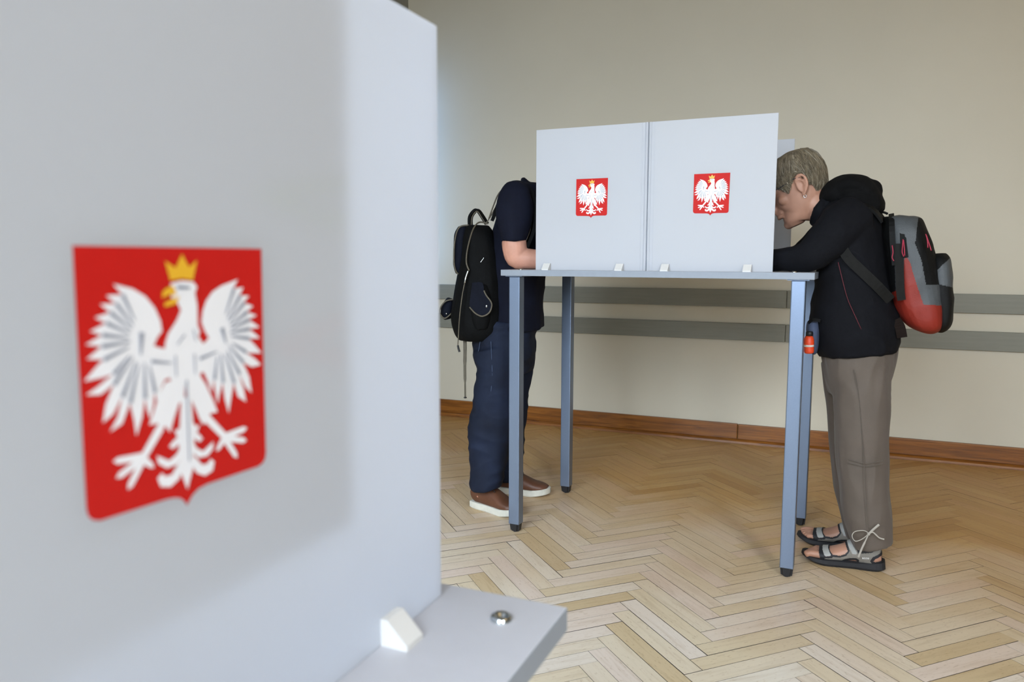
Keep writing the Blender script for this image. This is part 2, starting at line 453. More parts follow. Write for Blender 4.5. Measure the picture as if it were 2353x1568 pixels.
me = pyd('far_planks', V, F)
uvl = me.uv_layers.new(name='UVMap')
for lp in me.loops: uvl.data[lp.index].uv = UV[lp.vertex_index]
ta = me.attributes.new('tone', 'FLOAT', 'POINT'); ta.data.foreach_set('value', TN)
fo = obj('plank_field', me, [M_PLANK2, M_DARK], floor)
for p in me.polygons: p.material_index = 0 if p.normal.z > 0.5 else 1
fo = fo; fo['kind'] = 'stuff'

# ------------------------------------------------------------------ emblem (traced outline, flat print on the panels)
def em(x, y):
    u = (x - 300) / 1005
    return (u - 0.5, (y - (247 - 42 * u)) / 1090)
SHIELD = [(300, 247), (800, 226), (1305, 205), (1297, 700), (1291, 1245), (1283, 1275), (1262, 1294), (1232, 1303), (900, 1315), (850, 1324), (815, 1345), (795, 1365), (780, 1386), (766, 1362), (745, 1343), (715, 1333), (670, 1329), (350, 1334), (318, 1322), (300, 1300), (294, 1270), (297, 700)]
LWING = [(720, 655), (700, 668), (668, 660), (640, 650), (660, 615), (686, 590), (680, 545), (655, 490), (610, 440), (550, 408), (462, 390), (500, 432), (428, 436), (468, 468), (400, 470), (440, 503), (373, 522), (420, 545), (350, 575), (400, 592), (328, 626), (395, 637), (330, 682), (400, 690), (372, 712), (313, 768), (400, 760), (440, 752), (370, 795), (318, 822), (380, 828), (440, 795), (400, 870), (383, 942), (430, 915), (475, 850), (450, 930), (412, 984), (470, 960), (510, 880), (525, 950), (533, 1022), (565, 950), (582, 870), (592, 920), (605, 962), (625, 900), (633, 850), (645, 900), (665, 840), (690, 800), (740, 790)]
RWING = [(870, 650), (888, 660), (915, 655), (942, 632), (920, 600), (903, 560), (912, 510), (935, 462), (975, 420), (1030, 392), (1136, 360), (1105, 405), (1170, 398), (1145, 437), (1207, 440), (1170, 472), (1232, 490), (1187, 518), (1255, 537), (1200, 556), (1272, 597), (1200, 602), (1273, 652), (1195, 650), (1240, 690), (1280, 728), (1200, 722), (1170, 715), (1235, 755), (1274, 787), (1210, 793), (1150, 765), (1190, 840), (1202, 922), (1160, 885), (1122, 820), (1150, 900), (1162, 962), (1110, 930), (1085, 860), (1065, 930), (1046, 1002), (1025, 930), (1015, 850), (995, 900), (978, 948), (968, 880), (962, 830), (945, 890), (925, 830), (905, 790), (860, 780)]
TORSO = [(740, 385), (800, 372), (866, 376), (886, 400), (872, 425), (882, 480), (880, 570), (893, 605), (880, 620), (905, 655), (910, 720), (885, 800), (820, 815), (720, 810), (700, 760), (690, 700), (700, 640), (718, 600), (765, 545), (790, 500), (772, 468), (742, 445)]
THIGHS = [[(690, 812), (795, 800), (788, 900), (757, 915), (735, 960), (702, 1036), (682, 1004), (655, 1016), (640, 985), (598, 986), (632, 915), (660, 850)],
          [(790, 805), (880, 800), (915, 850), (950, 920), (977, 985), (932, 986), (916, 1016), (890, 1032), (868, 1000), (848, 950), (825, 905), (800, 900)]]
def limb(p, q, a, b):
    d = Vector((q[0] - p[0], q[1] - p[1])); nx, ny = -d.y / d.length, d.x / d.length
    return [(p[0] + nx * a, p[1] + ny * a), (p[0] - nx * a, p[1] - ny * a), (q[0] - nx * b, q[1] - ny * b), (q[0] + d.x / d.length * b * 1.6, q[1] + d.y / d.length * b * 1.6), (q[0] + nx * b, q[1] + ny * b)]
LEGS = [limb((655, 1005), (560, 1120), 20, 17), limb((565, 1115), (440, 1108), 17, 14), limb((565, 1120), (448, 1170), 16, 14), limb((562, 1125), (492, 1222), 17, 14), limb((555, 1120), (598, 1162), 18, 12),
        limb((912, 1005), (1015, 1110), 20, 17), limb((1010, 1112), (1140, 1095), 17, 14), limb((1010, 1115), (1135, 1150), 16, 14), limb((1012, 1115), (1078, 1212), 17, 14), limb((1018, 1112), (972, 1158), 18, 12)]
TAIL = [[(770, 890), (825, 890), (832, 1100), (815, 1230), (782, 1312), (752, 1230), (745, 1100)],
        [(760, 1020), (735, 1035), (722, 1020), (738, 1062), (765, 1065)], [(760, 1085), (715, 1112), (692, 1098), (712, 1080), (745, 1060)],
        [(825, 1010), (850, 1035), (868, 1022), (850, 1062), (820, 1065)], [(825, 1080), (860, 1108), (882, 1096), (862, 1072), (838, 1056)],
        [(765, 1150), (735, 1185), (675, 1190), (632, 1160), (628, 1125), (655, 1140), (690, 1160), (730, 1140), (752, 1110)],
        [(765, 1215), (735, 1255), (690, 1278), (640, 1265), (625, 1225), (650, 1205), (665, 1225), (700, 1225), (750, 1170)],
        [(815, 1145), (850, 1180), (905, 1182), (938, 1155), (942, 1120), (915, 1135), (880, 1155), (845, 1135), (828, 1105)],
        [(812, 1210), (840, 1250), (885, 1272), (932, 1258), (944, 1218), (922, 1198), (905, 1218), (872, 1218), (826, 1165)]]
CROWN = [(737, 372), (714, 288), (768, 316), (806, 254), (842, 311), (889, 277), (862, 368), (800, 362)]
BEAKS = [[(752, 392), (715, 405), (694, 420), (690, 448), (722, 436), (768, 432)], [(700, 470), (740, 452), (785, 442), (762, 474), (702, 486)]]
LINES = []
def wing_lines(tips, root):
    for x, y, f in tips:
        q = (x + (root[0] - x) * f, y + (root[1] - y) * f); LINES.append(limb((x, y), q, 9, 3))
wing_lines([(500, 432, .55), (468, 468, .6), (440, 503, .6), (420, 545, .6), (400, 592, .6), (395, 637, .65), (400, 690, .6), (440, 752, .5), (440, 795, .6), (475, 850, .6), (510, 880, .6), (582, 870, .6), (633, 850, .5)], (590, 620))
wing_lines([(1105, 405, .55), (1145, 437, .6), (1170, 472, .6), (1187, 518, .6), (1200, 556, .6), (1200, 602, .65), (1195, 650, .6), (1170, 715, .5), (1150, 765, .6), (1122, 820, .6), (1085, 860, .6), (1015, 850, .6), (962, 830, .5)], (1000, 620))
LINES += [limb((580, 590), (570, 680), 12, 4), limb((1020, 590), (1040, 660), 12, 4), limb((620, 715), (720, 730), 7, 3), limb((880, 725), (980, 700), 7, 3), limb((800, 815), (796, 1180), 5, 4), limb((770, 400), (835, 402), 8, 5), limb((745, 700), (745, 790), 4, 3), limb((850, 700), (850, 790), 4, 3), limb((800, 610), (760, 650), 4, 3), limb((850, 590), (860, 640), 4, 3)]
def emblem(panel, org, ux, wid=0.1165, hei=0.1285, n=Vector((0, -1, 0))):
    """org = top centre of the shield on the panel face; ux = direction of u"""
    def lay(polys, d):
        V, F = [], []
        for pl in polys:
            o_ = len(V)
            for x, y in pl:
                u, v = em(x, y); V.append(org + ux * (u * wid) + Vector((0, 0, -v * hei)) + n * (d + 0.000012 * len(F)))
            F.append(tuple(range(o_, o_ + len(pl))))
        me = pyd('print', V, F)
        # make every face look outwards
        bm = bmesh.new(); bm.from_mesh(me)
        for f in bm.faces:
            f.normal_update()
            if f.normal.dot(n) < 0: f.normal_flip()
        bmesh.ops.triangulate(bm, faces=bm.faces, ngon_method='EAR_CLIP')
        bm.to_mesh(me); bm.free(); return me
    s = obj('emblem', lay([SHIELD], 0.0003), M_RED, panel); s['label'] = 'red shield with a crowned white eagle'
    obj('eagle', lay([LWING, RWING, TORSO] + THIGHS + LEGS + TAIL, 0.0006), M_PW, None)
    e = COL.objects[-1]
    fl_ = obj('feather_lines', lay(LINES, 0.0010), M_PG, None); fl_['kind'] = 'stuff'
    return s, e, fl_, obj('crown', lay([CROWN] + BEAKS, 0.0010), M_GOLD, None)
def emblem_on(panel, root, org, ux, n, **k):
    s, e, l, c = emblem(root, org, ux, n=n, **k)
    for x in (e, l, c):
        x.parent = s; x.data.transform(Matrix.Translation(-parent_loc(s)))
def clip(root, base, along, out, L=0.026, D=0.026, H=0.024):
    """wedge bracket: base = foot on the panel face, out = away from the panel"""
    V = []
    for t in (-L / 2, L / 2):
        for o_, h in ((0, 0), (D, 0), (D, 0.004), (0.006, H), (0, H)):
            V.append(base + along * t + out * o_ + Vector((0, 0, h)))
    F = [tuple(range(5)), tuple(reversed(range(5, 10)))] + [(k, (k + 1) % 5, 5 + (k + 1) % 5, 5 + k) for k in range(5)]
    return obj('clip', pyd('clip', V, F), M_CLIP, root)

# ------------------------------------------------------------------ tables
def bolt(root, c, r=0.0095):
    bm = bmesh.new()
    prof = [(0.0, 0.0012), (r * 0.35, 0.0012), (r * 0.42, 0.0035), (r * 0.75, 0.0045), (r * 0.95, 0.003), (r, 0.0)]
    ring = []
    for rad, z in prof:
        ring.append([bm.verts.new((c.x + rad * math.cos(t * R(15)), c.y + rad * math.sin(t * R(15)), c.z + z)) for t in range(24)] if rad else [bm.verts.new((c.x, c.y, c.z + z))])
    for a, b in zip(ring, ring[1:]):
        for t in range(24):
            if len(a) == 1: bm.faces.new((a[0], b[t], b[(t + 1) % 24]))
            else: bm.faces.new((a[t], a[(t + 1) % 24], b[(t + 1) % 24], b[t]))
    return obj('bolt', bm_mesh(bm, 'bolt'), M_STEEL, root, smooth=True)
def table(name, label, M, lx, ly, H, leg_in, ls=0.043, top_t=0.022, leg_rect=None, bolts=()):
    """M places table coordinates (0..lx, 0..ly) in the room; leg_rect = outer rectangle of the legs"""
    root = thing(name, label, 'table', M @ Vector(((leg_rect[0] + leg_rect[1]) / 2, (leg_rect[2] + leg_rect[3]) / 2, 0)))
    obj('tabletop', box('tabletop', (lx[0], ly[0], H - top_t), (lx[1], ly[1], H), 0.0012, M), [M_WHITE_TOP, M_EDGE], root)
    tt = root.children[-1].data if root.children else None
    for p in tt.polygons: p.material_index = 1 if abs(p.normal.z) < 0.5 else 0
    x0, x1, y0, y1 = leg_rect
    for ax, ay in ((x0, y0), (x1 - ls, y0), (x0, y1 - ls), (x1 - ls, y1 - ls)):
        lg = obj('leg', box('leg', (ax, ay, 0.031), (ax + ls, ay + ls, H - top_t - 0.003), 0.003, M), M_LEG, root)
        bm = bmesh.new(); box_bm(bm, (ax + 0.0012, ay + 0.0012, 0.0), (ax + ls - 0.0012, ay + ls - 0.0012, 0.031), 0.0)
        for v in bm.verts:
            if v.co.z < 0.01:
                v.co.x += (ax + ls / 2 - v.co.x) * 0.16; v.co.y += (ay + ls / 2 - v.co.y) * 0.16
        bmesh.ops.bevel(bm, geom=[e for e in bm.edges if abs(e.verts[0].co.z - e.verts[1].co.z) > 0.01], offset=0.008, segments=3, affect='EDGES')
        bmesh.ops.bevel(bm, geom=[e for e in bm.edges if max(v.co.z for v in e.verts) < 0.002], offset=0.005, segments=2, affect='EDGES')
        bmesh.ops.transform(bm, matrix=M, verts=bm.verts)
        obj('foot', bm_mesh(bm, 'foot'), M_RUBBER, lg)
        obj('mounting_plate', box('mounting_plate', (ax - 0.012, ay - 0.006, H - top_t - 0.003), (ax + ls + 0.012, ay + ls + 0.03, H - top_t), 0.0, M), M_LEG, root)
    for bx, by in bolts: bolt(root, M @ Vector((bx, by, H)))
    return root
TM = Matrix.Translation((-1.139, 2.611, 0)) @ Matrix.Rotation(R(-1.498), 4, 'Z')
ft = table('voting_table', 'tall grey table on blue grey square legs, carrying two voting screens', TM, (-0.0266, 1.0545), (-0.016, 0.628), 1.0, 0, leg_rect=(0, 1.0278, 0, 0.5856), bolts=((0.035, 0.03), (0.99, 0.03), (0.035, 0.58), (0.99, 0.58)))
NZ = 0.737
NM = Matrix.Identity(4)
nt = table('voting_table', 'white table close to the lens at the lower left, bolt near its corner', NM, (-0.83, -0.211), (-0.03, 0.615), NZ, 0, leg_rect=(-0.803, -0.238, -0.004, 0.589), bolts=((-0.255, 0.57), (-0.255, 0.02), (-0.785, 0.57), (-0.785, 0.02)))

# ------------------------------------------------------------------ voting screens
PT = 0.005
def rot(v): return (TM.to_3x3() @ Vector(v)).normalized()
EX, EY = rot((1, 0, 0)), rot((0, 1, 0))
def tl(l, w_, z): return TM @ Vector((l, w_, z))
def far_screen(label, l0, l1, hinge_left, ecl):
    root = thing('voting_screen', label, 'voting screen', tl((l0 + l1) / 2, 0.3, 1.0), 'folding voting screens on the tall table')
    lh = l0 if hinge_left else l1
    a, b = (l0 + 0.008, l1) if hinge_left else (l0, l1 - 0.008)
    fr = obj('panel', box('panel', (a, 0.02, 1.0), (b, 0.02 + PT, 1.5), 0.001, TM), M_PANEL, root)
    obj('panel', box('panel', (a, 0.60, 1.0), (b, 0.60 + PT, 1.5), 0.001, TM), M_PANEL, root)
    s = -1 if hinge_left else 1
    m0 = lh - s * PT if not hinge_left else lh
    obj('panel', box('panel', (min(lh, lh - s * PT), 0.028, 1.0), (max(lh, lh - s * PT), 0.597, 1.5), 0.001, TM), M_PANEL, root)
    for wv in (0.024, 0.601):
        V, F = tube_data([tl(lh - s * 0.003, wv, 1.0), tl(lh - s * 0.003, wv, 1.5)], 0.0055, 12, 1)
        obj('hinge', pyd('hinge', V, F), M_PANEL, root, smooth=False)
    # scored crease beside the fold
    obj('crease', box('crease', (lh - s * 0.019, 0.0185, 1.002), (lh - s * 0.0165, 0.02, 1.498), 0.0004, TM), M_PANEL, root)
    emblem_on(fr, root, tl(ecl, 0.02, 1.3205), EX, -EY)
    return root
s1 = far_screen('white folding voting screen on the left half of the tall table', 0.098, 0.506, False, 0.311)
for l in (0.145, 0.418): clip(s1, tl(l, 0.02, 1.0), EX, -EY)
for l in (0.14, 0.41): clip(s1, tl(l, 0.605, 1.0), EX, EY)
s2 = far_screen('white folding voting screen beside the grey haired woman', 0.5125, 0.925, True, 0.7245)
for l in (0.578, 0.848): clip(s2, tl(l, 0.02, 1.0), EX, -EY)
for l in (0.58, 0.84): clip(s2, tl(l, 0.605, 1.0), EX, EY)
NX = -0.324
ns = thing('voting_screen', 'large blurred white voting screen in the left foreground', 'voting screen', (NX - 0.2, 0.3, NZ))
pn = obj('panel', box('panel', (NX - PT, 0.021, NZ), (NX, 0.591, NZ + 0.5), 0.0012), M_PANEL, ns)
obj('panel', box('panel', (NX - 0.20, 0.586, NZ), (NX - PT - 0.001, 0.591, NZ + 0.5), 0.001), M_PANEL, ns)
obj('panel', box('panel', (NX - 0.20, 0.021, NZ), (NX - PT - 0.001, 0.026, NZ + 0.5), 0.001), M_PANEL, ns)
emblem_on(pn, ns, Vector((NX, 0.3065, NZ + 0.311)), Vector((0, 1, 0)), Vector((1, 0, 0)), wid=0.124, hei=0.1315)
clip(ns, Vector((NX, 0.503, NZ)), Vector((0, -1, 0)), Vector((1, 0, 0)), L=0.024, D=0.024, H=0.022)
clip(ns, Vector((NX, 0.11, NZ)), Vector((0, -1, 0)), Vector((1, 0, 0)), L=0.024, D=0.024, H=0.022)
# the notice fixed inside the near screen shows through its plastic as a darker sheet
M_PAPER = mat('notice_paper', '#c9c2b4', 0.8, 0.03)
pp = thing('notice_sheet', 'notice sheet behind the near screen, showing through as a darker patch', 'paper', (NX - 0.01, 0.3, NZ + 0.113))
obj('sheet', box('sheet', (NX - PT - 0.0032, 0.128, NZ + 0.113), (NX - PT - 0.002, 0.455, NZ + 0.492)), M_PAPER, pp)

def PXn(px, py, X):
    d = ray(px, py); return CAM + d * (X / d.x)
for pts, c in ([(540, 442), (660, 420), (778, 402), (778, 442), (665, 448), (690, 478), (778, 495), (778, 532), (690, 505), (600, 470)], '#8fa03a'), ([(600, 792), (690, 750), (770, 720), (766, 756), (665, 792), (690, 803), (770, 800), (770, 838), (690, 825), (610, 815)], '#d2684a'):
    part_v = [PXn(x, y, NX - PT - 0.0018) for x, y in pts]
    obj('printed_arrow', pyd('printed_arrow', part_v, [tuple(range(len(pts)))]), mat('notice_print' + c, c, 0.7), pp)
#PEOPLE
# ------------------------------------------------------------------ cloth, skin and leather
M_SKIN = mat('skin', '#a97d67', 0.5, 0.08, 25, 0.05, 300)
M_SKIN2 = mat('skin_fair', '#c08c77', 0.5, 0.10, 25, 0.05, 300)
M_LIP = mat('lips', '#9c5a50', 0.45)
M_HAIR = mat('grey_brown_hair', '#6e6452', 0.45, 0.45, 90, 0.3, 300, stretch=(1, 1, 0.25))
M_HAIR2 = mat('dark_hair', '#3c332b', 0.5, 0.3, 90, 0.3, 300)
M_JACKET = mat('dark_navy_fleece', '#07080e', 0.85, 0.12, 30, 0.15, 500, spec=0.2)
M_HOOD = mat('black_jersey', '#050506', 0.9, 0.1, 30, 0.15, 500, spec=0.2)
M_TROUS = mat('taupe_cotton', '#554b42', 0.75, 0.07, 14, 0.2, 700, sheen=0.1)
M_SHIRT = mat('navy_cotton', '#090d1d', 0.85, 0.1, 30, 0.15, 700, spec=0.2)
M_JEANS = mat('indigo_denim', '#121a2c', 0.8, 0.4, 7, 0.3, 900, spec=0.25)
M_JEANS_SEAM = mat('denim_seam', '#3b4a63', 0.8)
M_SEAM = mat('trouser_seam', '#544c44', 0.8)
M_CORD = mat('taupe_drawstring', '#a09a90', 0.8)
M_SHOE = mat('brown_leather', '#5a3826', 0.5, 0.15, 20, 0.1, 200)
M_SOLE = mat('off_white_rubber', '#c9c8bd', 0.6, 0.06, 60)
M_LACE = mat('dark_lace', '#2a1c15', 0.8)
M_SGREY = mat('grey_nubuck', '#77726a', 0.8, 0.08, 60, 0.15, 600)
M_SLIGHT = mat('light_grey_strap', '#9a9a96', 0.7, 0.05)
M_SBLACK = mat('black_sandal_rubber', '#18181c', 0.7, 0.1)
M_PKNAVY = mat('navy_waxed_canvas', '#0a0e1a', 0.8, 0.15, 20, 0.2, 500, spec=0.15)
M_PKBLACK = mat('black_canvas', '#060708', 0.8, 0.15, 20, 0.2, 500, spec=0.15)
M_PIPE = mat('olive_leather_piping', '#4e483b', 0.6, 0.15, 60)
M_PGREY = mat('grey_nylon', '#45494c', 0.6, 0.08, 20, 0.25, 250)
M_PRED = mat('red_nylon', '#7c1d0e', 0.6, 0.08, 20, 0.2, 250)
M_PBLK = mat('black_nylon', '#0a0b0c', 0.7, 0.1, 20, 0.2, 250, spec=0.2)
M_MESH = mat('black_mesh', '#08090a', 0.6, 0.3, 400, 0.4, 900, spec=0.25)
M_CORDR = mat('red_cord', '#98203a', 0.6)
M_WEB = mat('dark_webbing', '#161615', 0.8, 0.1, 60, 0.2, 700, spec=0.2)
M_BLUEG = mat('blue_grey_cloth', '#3f4a63', 0.8, 0.1, 20, 0.15, 400)
M_ORANGE = mat('orange_plastic', '#d8431c', 0.45, 0.05)
M_LABEL = mat('white_label', '#d8d6d2', 0.6)
M_WIRE = mat('dark_metal_wire', '#3c3c42', 0.3, metal=0.8)
M_LENS = NT('spectacle_lens'); M_LENS.b.inputs['Transmission Weight'].default_value = 1; M_LENS.b.inputs['Roughness'].default_value = 0; M_LENS.b.inputs['IOR'].default_value = 1.1; M_LENS = M_LENS.m

def sec2(p, q, Y, b, tan=0.0):
    A, B = P(*p, Y), P(*q, Y)
    h = (A - B).length / 2; c = (A + B) / 2
    a = math.sqrt(max(h * h - (b * tan) ** 2, (0.6 * h) ** 2))
    return (c.x, c.y, c.z, a, b)
def sc(px, py, Y, r, rb=None):
    c = P(px, py, Y); return (c.x, c.y, c.z, r, rb or r)
def shrink(secs, fa, fb=None): return [(s[0], s[1], s[2], s[3] * fa, s[4] * (fb or fa)) for s in secs]
def part(name, data, mt, root, smooth=True): return obj(name, pyd(name, *data), mt, root, smooth)
def ball(c, r, seg=12, sc_=(1, 1, 1)):
    c = Vector(c)
    return loft_data([(c.x, c.y, c.z + r * sc_[2] * math.cos(t * math.pi / 8), max(r * sc_[0] * math.sin(t * math.pi / 8), 1e-4), max(r * sc_[1] * math.sin(t * math.pi / 8), 1e-4)) for t in range(9)], seg, 1)

# head in local axes: x forward, y sideways, z up, origin between the ears
HEADS = [(0.127, 0.012, -0.03, 0.018), (0.117, 0.050, -0.066, 0.050), (0.092, 0.082, -0.088, 0.067), (0.060, 0.094, -0.097, 0.0745), (0.034, 0.097, -0.098, 0.0755),
         (0.012, 0.087, -0.094, 0.072), (-0.018, 0.090, -0.084, 0.0685), (-0.042, 0.092, -0.066, 0.064), (-0.062, 0.091, -0.044, 0.0585), (-0.080, 0.085, -0.016, 0.051), (-0.100, 0.086, 0.016, 0.042), (-0.118, 0.074, 0.034, 0.024)]
HEADS = [(z * 0.84 if z > 0 else z, f + 0.12 * max(0, f - 0.02), b * 0.87, h * 0.96) for z, f, b, h in HEADS]
ZT = HEADS[0][0]
def head_data():
    keep = SIDE[0]; SIDE[0] = Vector((0, 1, 0))
    D = [loft_data([((f + b) / 2, 0, z, (f - b) / 2, h) for z, f, b, h in HEADS], 28, 3, 2.15)]
    D.append(loft_data([(0.092, 0, 0.034, 0.010, 0.009), (0.098, 0, 0.012, 0.014, 0.010), (0.106, 0, -0.012, 0.018, 0.012), (0.110, 0, -0.030, 0.018, 0.016), (0.100, 0, -0.046, 0.014, 0.014)], 14, 3))
    D.append(ball((0.078, 0, -0.052), 0.026, sc_=(0.9, 1.0, 1.0)))
    for z, x, r in ((-0.060, 0.1015, 0.0055), (-0.073, 0.1005, 0.0065)):
        D.append(tube_data([(x - 0.016, -0.026, z - 0.001), (x - 0.002, -0.013, z), (x + 0.001, 0, z), (x - 0.002, 0.013, z), (x - 0.016, 0.026, z - 0.001)], [0.002, r * 0.8, r, r * 0.8, 0.002], 8))
    D.append(ball((0.078, 0, -0.105), 0.018, sc_=(1, 1.1, 0.9)))
    for s in (-1, 1):
        D.append(ball((0.079, 0.031 * s, 0.012), 0.0125, sc_=(1, 1.2, 0.9)))
        D.append(tube_data([(0.085, 0.012 * s, 0.030), (0.090, 0.030 * s, 0.034), (0.076, 0.052 * s, 0.030)], [0.006, 0.008, 0.005], 8))
        D.append(ball((0.062, 0.045 * s, -0.022), 0.020, sc_=(1.1, 0.8, 0.9)))
        # ear: bowl, rim, inner fold, tragus, lobe
        y0 = 0.0690 * s
        bowl = loft_data([(-0.004, y0 - 0.006 * s, 0.0, 0.016, 0.024), (-0.006, y0 + 0.006 * s, 0.0, 0.017, 0.026)], 16, 1, side=Vector((0, 0, 1)))
        D.append(bowl)
        rim = [(0.006, y0 + 0.003 * s, 0.004), (0.006, y0 + 0.006 * s, 0.020), (-0.004, y0 + 0.010 * s, 0.033), (-0.018, y0 + 0.014 * s, 0.030), (-0.026, y0 + 0.016 * s, 0.014), (-0.024, y0 + 0.014 * s, -0.006), (-0.015, y0 + 0.010 * s, -0.021), (-0.006, y0 + 0.006 * s, -0.030)]
        D.append(tube_data(rim, [0.0035, 0.0045, 0.005, 0.0052, 0.005, 0.0048, 0.005, 0.0055], 8))
        D.append(tube_data([(-0.003, y0 + 0.008 * s, 0.020), (-0.014, y0 + 0.011 * s, 0.012), (-0.016, y0 + 0.011 * s, -0.006), (-0.008, y0 + 0.008 * s, -0.016)], 0.0034, 8))
        D.append(ball((0.006, y0 + 0.004 * s, -0.004), 0.0055)); D.append(ball((-0.004, y0 + 0.005 * s, -0.031), 0.0075, sc_=(1, 0.6, 1.1)))
    SIDE[0] = keep
    return merge(*D)
def shell_pt(z, th, off):
    """point of the scalp shell at height z, angle th (0 = forward)"""
    H = HEADS
    if z >= H[0][0]: i = 0
    else:
        i = 0
        while i < len(H) - 2 and z < H[i + 1][0]: i += 1
    t = min(1, max(0, (H[i][0] - z) / (H[i][0] - H[i + 1][0])))
    f, b, h = [H[i][k] + (H[i + 1][k] - H[i][k]) * t for k in (1, 2, 3)]
    c = (f + b) / 2; a = (f - b) / 2
    return Vector((c + (a + off) * math.cos(th), (h + off) * math.sin(th), z + off * max(0, (z - 0.05) / 0.056)))
HAIRLINE = [(-0.11, -0.038), (-0.062, -0.046), (-0.035, -0.040), (-0.024, -0.018), (-0.022, 0.018), (-0.010, 0.036), (0.006, 0.034), (0.016, 0.020), (0.028, 0.004), (0.040, -0.006), (0.050, 0.006), (0.075, 0.030), (0.12, 0.046)]
def hairline(x):
    for (a, za), (b, zb) in zip(HAIRLINE, HAIRLINE[1:]):
        if x <= b: return za + (zb - za) * (x - a) / (b - a)
    return HAIRLINE[-1][1]
def hair_data(n, seed, thick=0.012, top=0.007, lenr=(0.025, 0.06)):
    rg = random.Random(seed)
    V, F = [], []; NT_, NZ_ = 72, 36
    for j in range(NZ_ + 1):
        for i in range(NT_):
            th = 2 * math.pi * i / NT_; u = j / NZ_
            p = shell_pt(0.0, th, 0); zl = hairline(p.x)
            z = ZT + (zl - ZT) * u ** 0.8
            q0 = shell_pt(z, th, 0)
            zl = hairline(q0.x); z = ZT + (zl - ZT) * u ** 0.8
            off = thick * (0.35 + 0.65 * min(1, (1 - u) * 5)) + 0.002 * noise.noise(Vector((q0.x * 60, q0.y * 60, z * 25 + seed)))
            q = shell_pt(z, th, off); q.z += top * max(0, 1 - u * 1.6) ** 0.6
            V.append(q)
    for j in range(NZ_):
        for i in range(NT_):
            i2 = (i + 1) % NT_
            F.append((j * NT_ + i, j * NT_ + i2, (j + 1) * NT_ + i2, (j + 1) * NT_ + i))
    o = len(V); V.append(Vector((-0.01, 0, ZT + thick * 0.6 + top)))
    for i in range(NT_): F.append((o, i, (i + 1) % NT_))
    o = len(V); base = NZ_ * NT_          # fold the lower edge in against the skin
    for i in range(NT_):
        v = V[base + i]; V.append(Vector((v.x * 0.93, v.y * 0.9, v.z + 0.006)))
    for i in range(NT_): F.append((base + i, base + (i + 1) % NT_, o + (i + 1) % NT_, o + i))
    cap = (V, F)
    def surf(u, th):
        p = shell_pt(0.0, th, 0); zl = hairline(p.x); z = ZT + (zl - ZT) * u ** 0.8
        q0 = shell_pt(z, th, 0); zl = hairline(q0.x); z = ZT + (zl - ZT) * u ** 0.8
        q = shell_pt(z, th, thick * (0.35 + 0.65 * min(1, (1 - u) * 5))); q.z += top * max(0, 1 - u * 1.6) ** 0.6
        return q
    SV, SF = [], []
    for k in range(n):
        th = rg.uniform(0, 2 * math.pi); u0 = rg.random() ** 0.7 * 0.85; du = rg.uniform(0.12, 0.4); dth = rg.gauss(0, 0.09)
        lift = rg.uniform(0.0005, 0.0035); r0 = rg.uniform(0.0006, 0.0012)
        pts = []
        for s_ in range(6):
            t = s_ / 5; u = min(1.06, u0 + du * t)
            p = surf(u, th + dth * t)
            c = Vector((0, 0, 0.03)); p = p + (p - c).normalized() * (lift * (0.2 + t))
            pts.append(p)
        d = tube_data(pts, [r0, r0, r0 * 0.9, r0 * 0.8, r0 * 0.6, r0 * 0.2], 3, 1)
        o = len(SV); SV += d[0]; SF += [tuple(i + o for i in f) for f in d[1]]
    return cap, (SV, SF)
def hand_data(M, curl=0.6, mirror=1):
    """local: x towards the fingertips, y across (thumb side = +y*mirror), z = back of the hand"""
    keep = SIDE[0]; SIDE[0] = Vector((0, 1, 0))
    D = [loft_data([(-0.03, 0, 0, 0.019, 0.026), (0.0, 0, 0, 0.018, 0.030), (0.035, 0, 0.001, 0.0165, 0.039), (0.07, 0, 0.002, 0.014, 0.041), (0.09, 0, 0, 0.011, 0.038)], 18, 3, 2.4)]
    for y, l, x0 in ((0.030, 0.072, 0.082), (0.0095, 0.080, 0.087), (-0.011, 0.075, 0.085), (-0.031, 0.058, 0.078)):
        pts = [Vector((x0 - 0.02, y * mirror, 0))]; ang = 0.15; p = Vector((x0, y * mirror, 0.001))
        for fr in (0.45, 0.32, 0.23):
            pts.append(p.copy()); ang += curl * 0.75
            p = p + Vector((math.cos(ang), 0, -math.sin(ang))) * (l * fr)
        pts.append(p)
        D.append(tube_data(pts, [0.0085, 0.009, 0.0083, 0.0076, 0.0058], 10))
    D.append(tube_data([(0.008, 0.020 * mirror, -0.006), (0.035, 0.043 * mirror, -0.014), (0.062, 0.045 * mirror, -0.026), (0.082, 0.036 * mirror, -0.034)], [0.013, 0.011, 0.0095, 0.007], 10))
    SIDE[0] = keep
    return xf(merge(*D), M)
def frame(o, fx_, up_=Vector((0, 0, 1))):
    fx_ = Vector(fx_).normalized(); y = Vector(up_).cross(fx_).normalized(); z = fx_.cross(y)
    M = Matrix.Identity(4)
    for i in range(3): M[i][0], M[i][1], M[i][2], M[i][3] = fx_[i], y[i], z[i], o[i]
    return M
def split_faces(me, classify, names):
    """cut one surface into patches, each a mesh of its own"""
    out = []
    cls = [classify(me.polygons[i].center) for i in range(len(me.polygons))]
    for k in names:
        idx = {}; V = []; F = []
        for p, c in zip(me.polygons, cls):
            if c != k: continue
            f = []
            for v in p.vertices:
                if v not in idx: idx[v] = len(V); V.append(me.vertices[v].co.copy())
                f.append(idx[v])
            F.append(tuple(f))
        out.append(pyd(k, V, F))
    return out
def inside(p, poly):
    x, y = p; r = False
    for (x1, y1), (x2, y2) in zip(poly, poly[1:] + poly[:1]):
        if (y1 > y) != (y2 > y) and x < (x2 - x1) * (y - y1) / (y2 - y1) + x1: r = not r
    return r

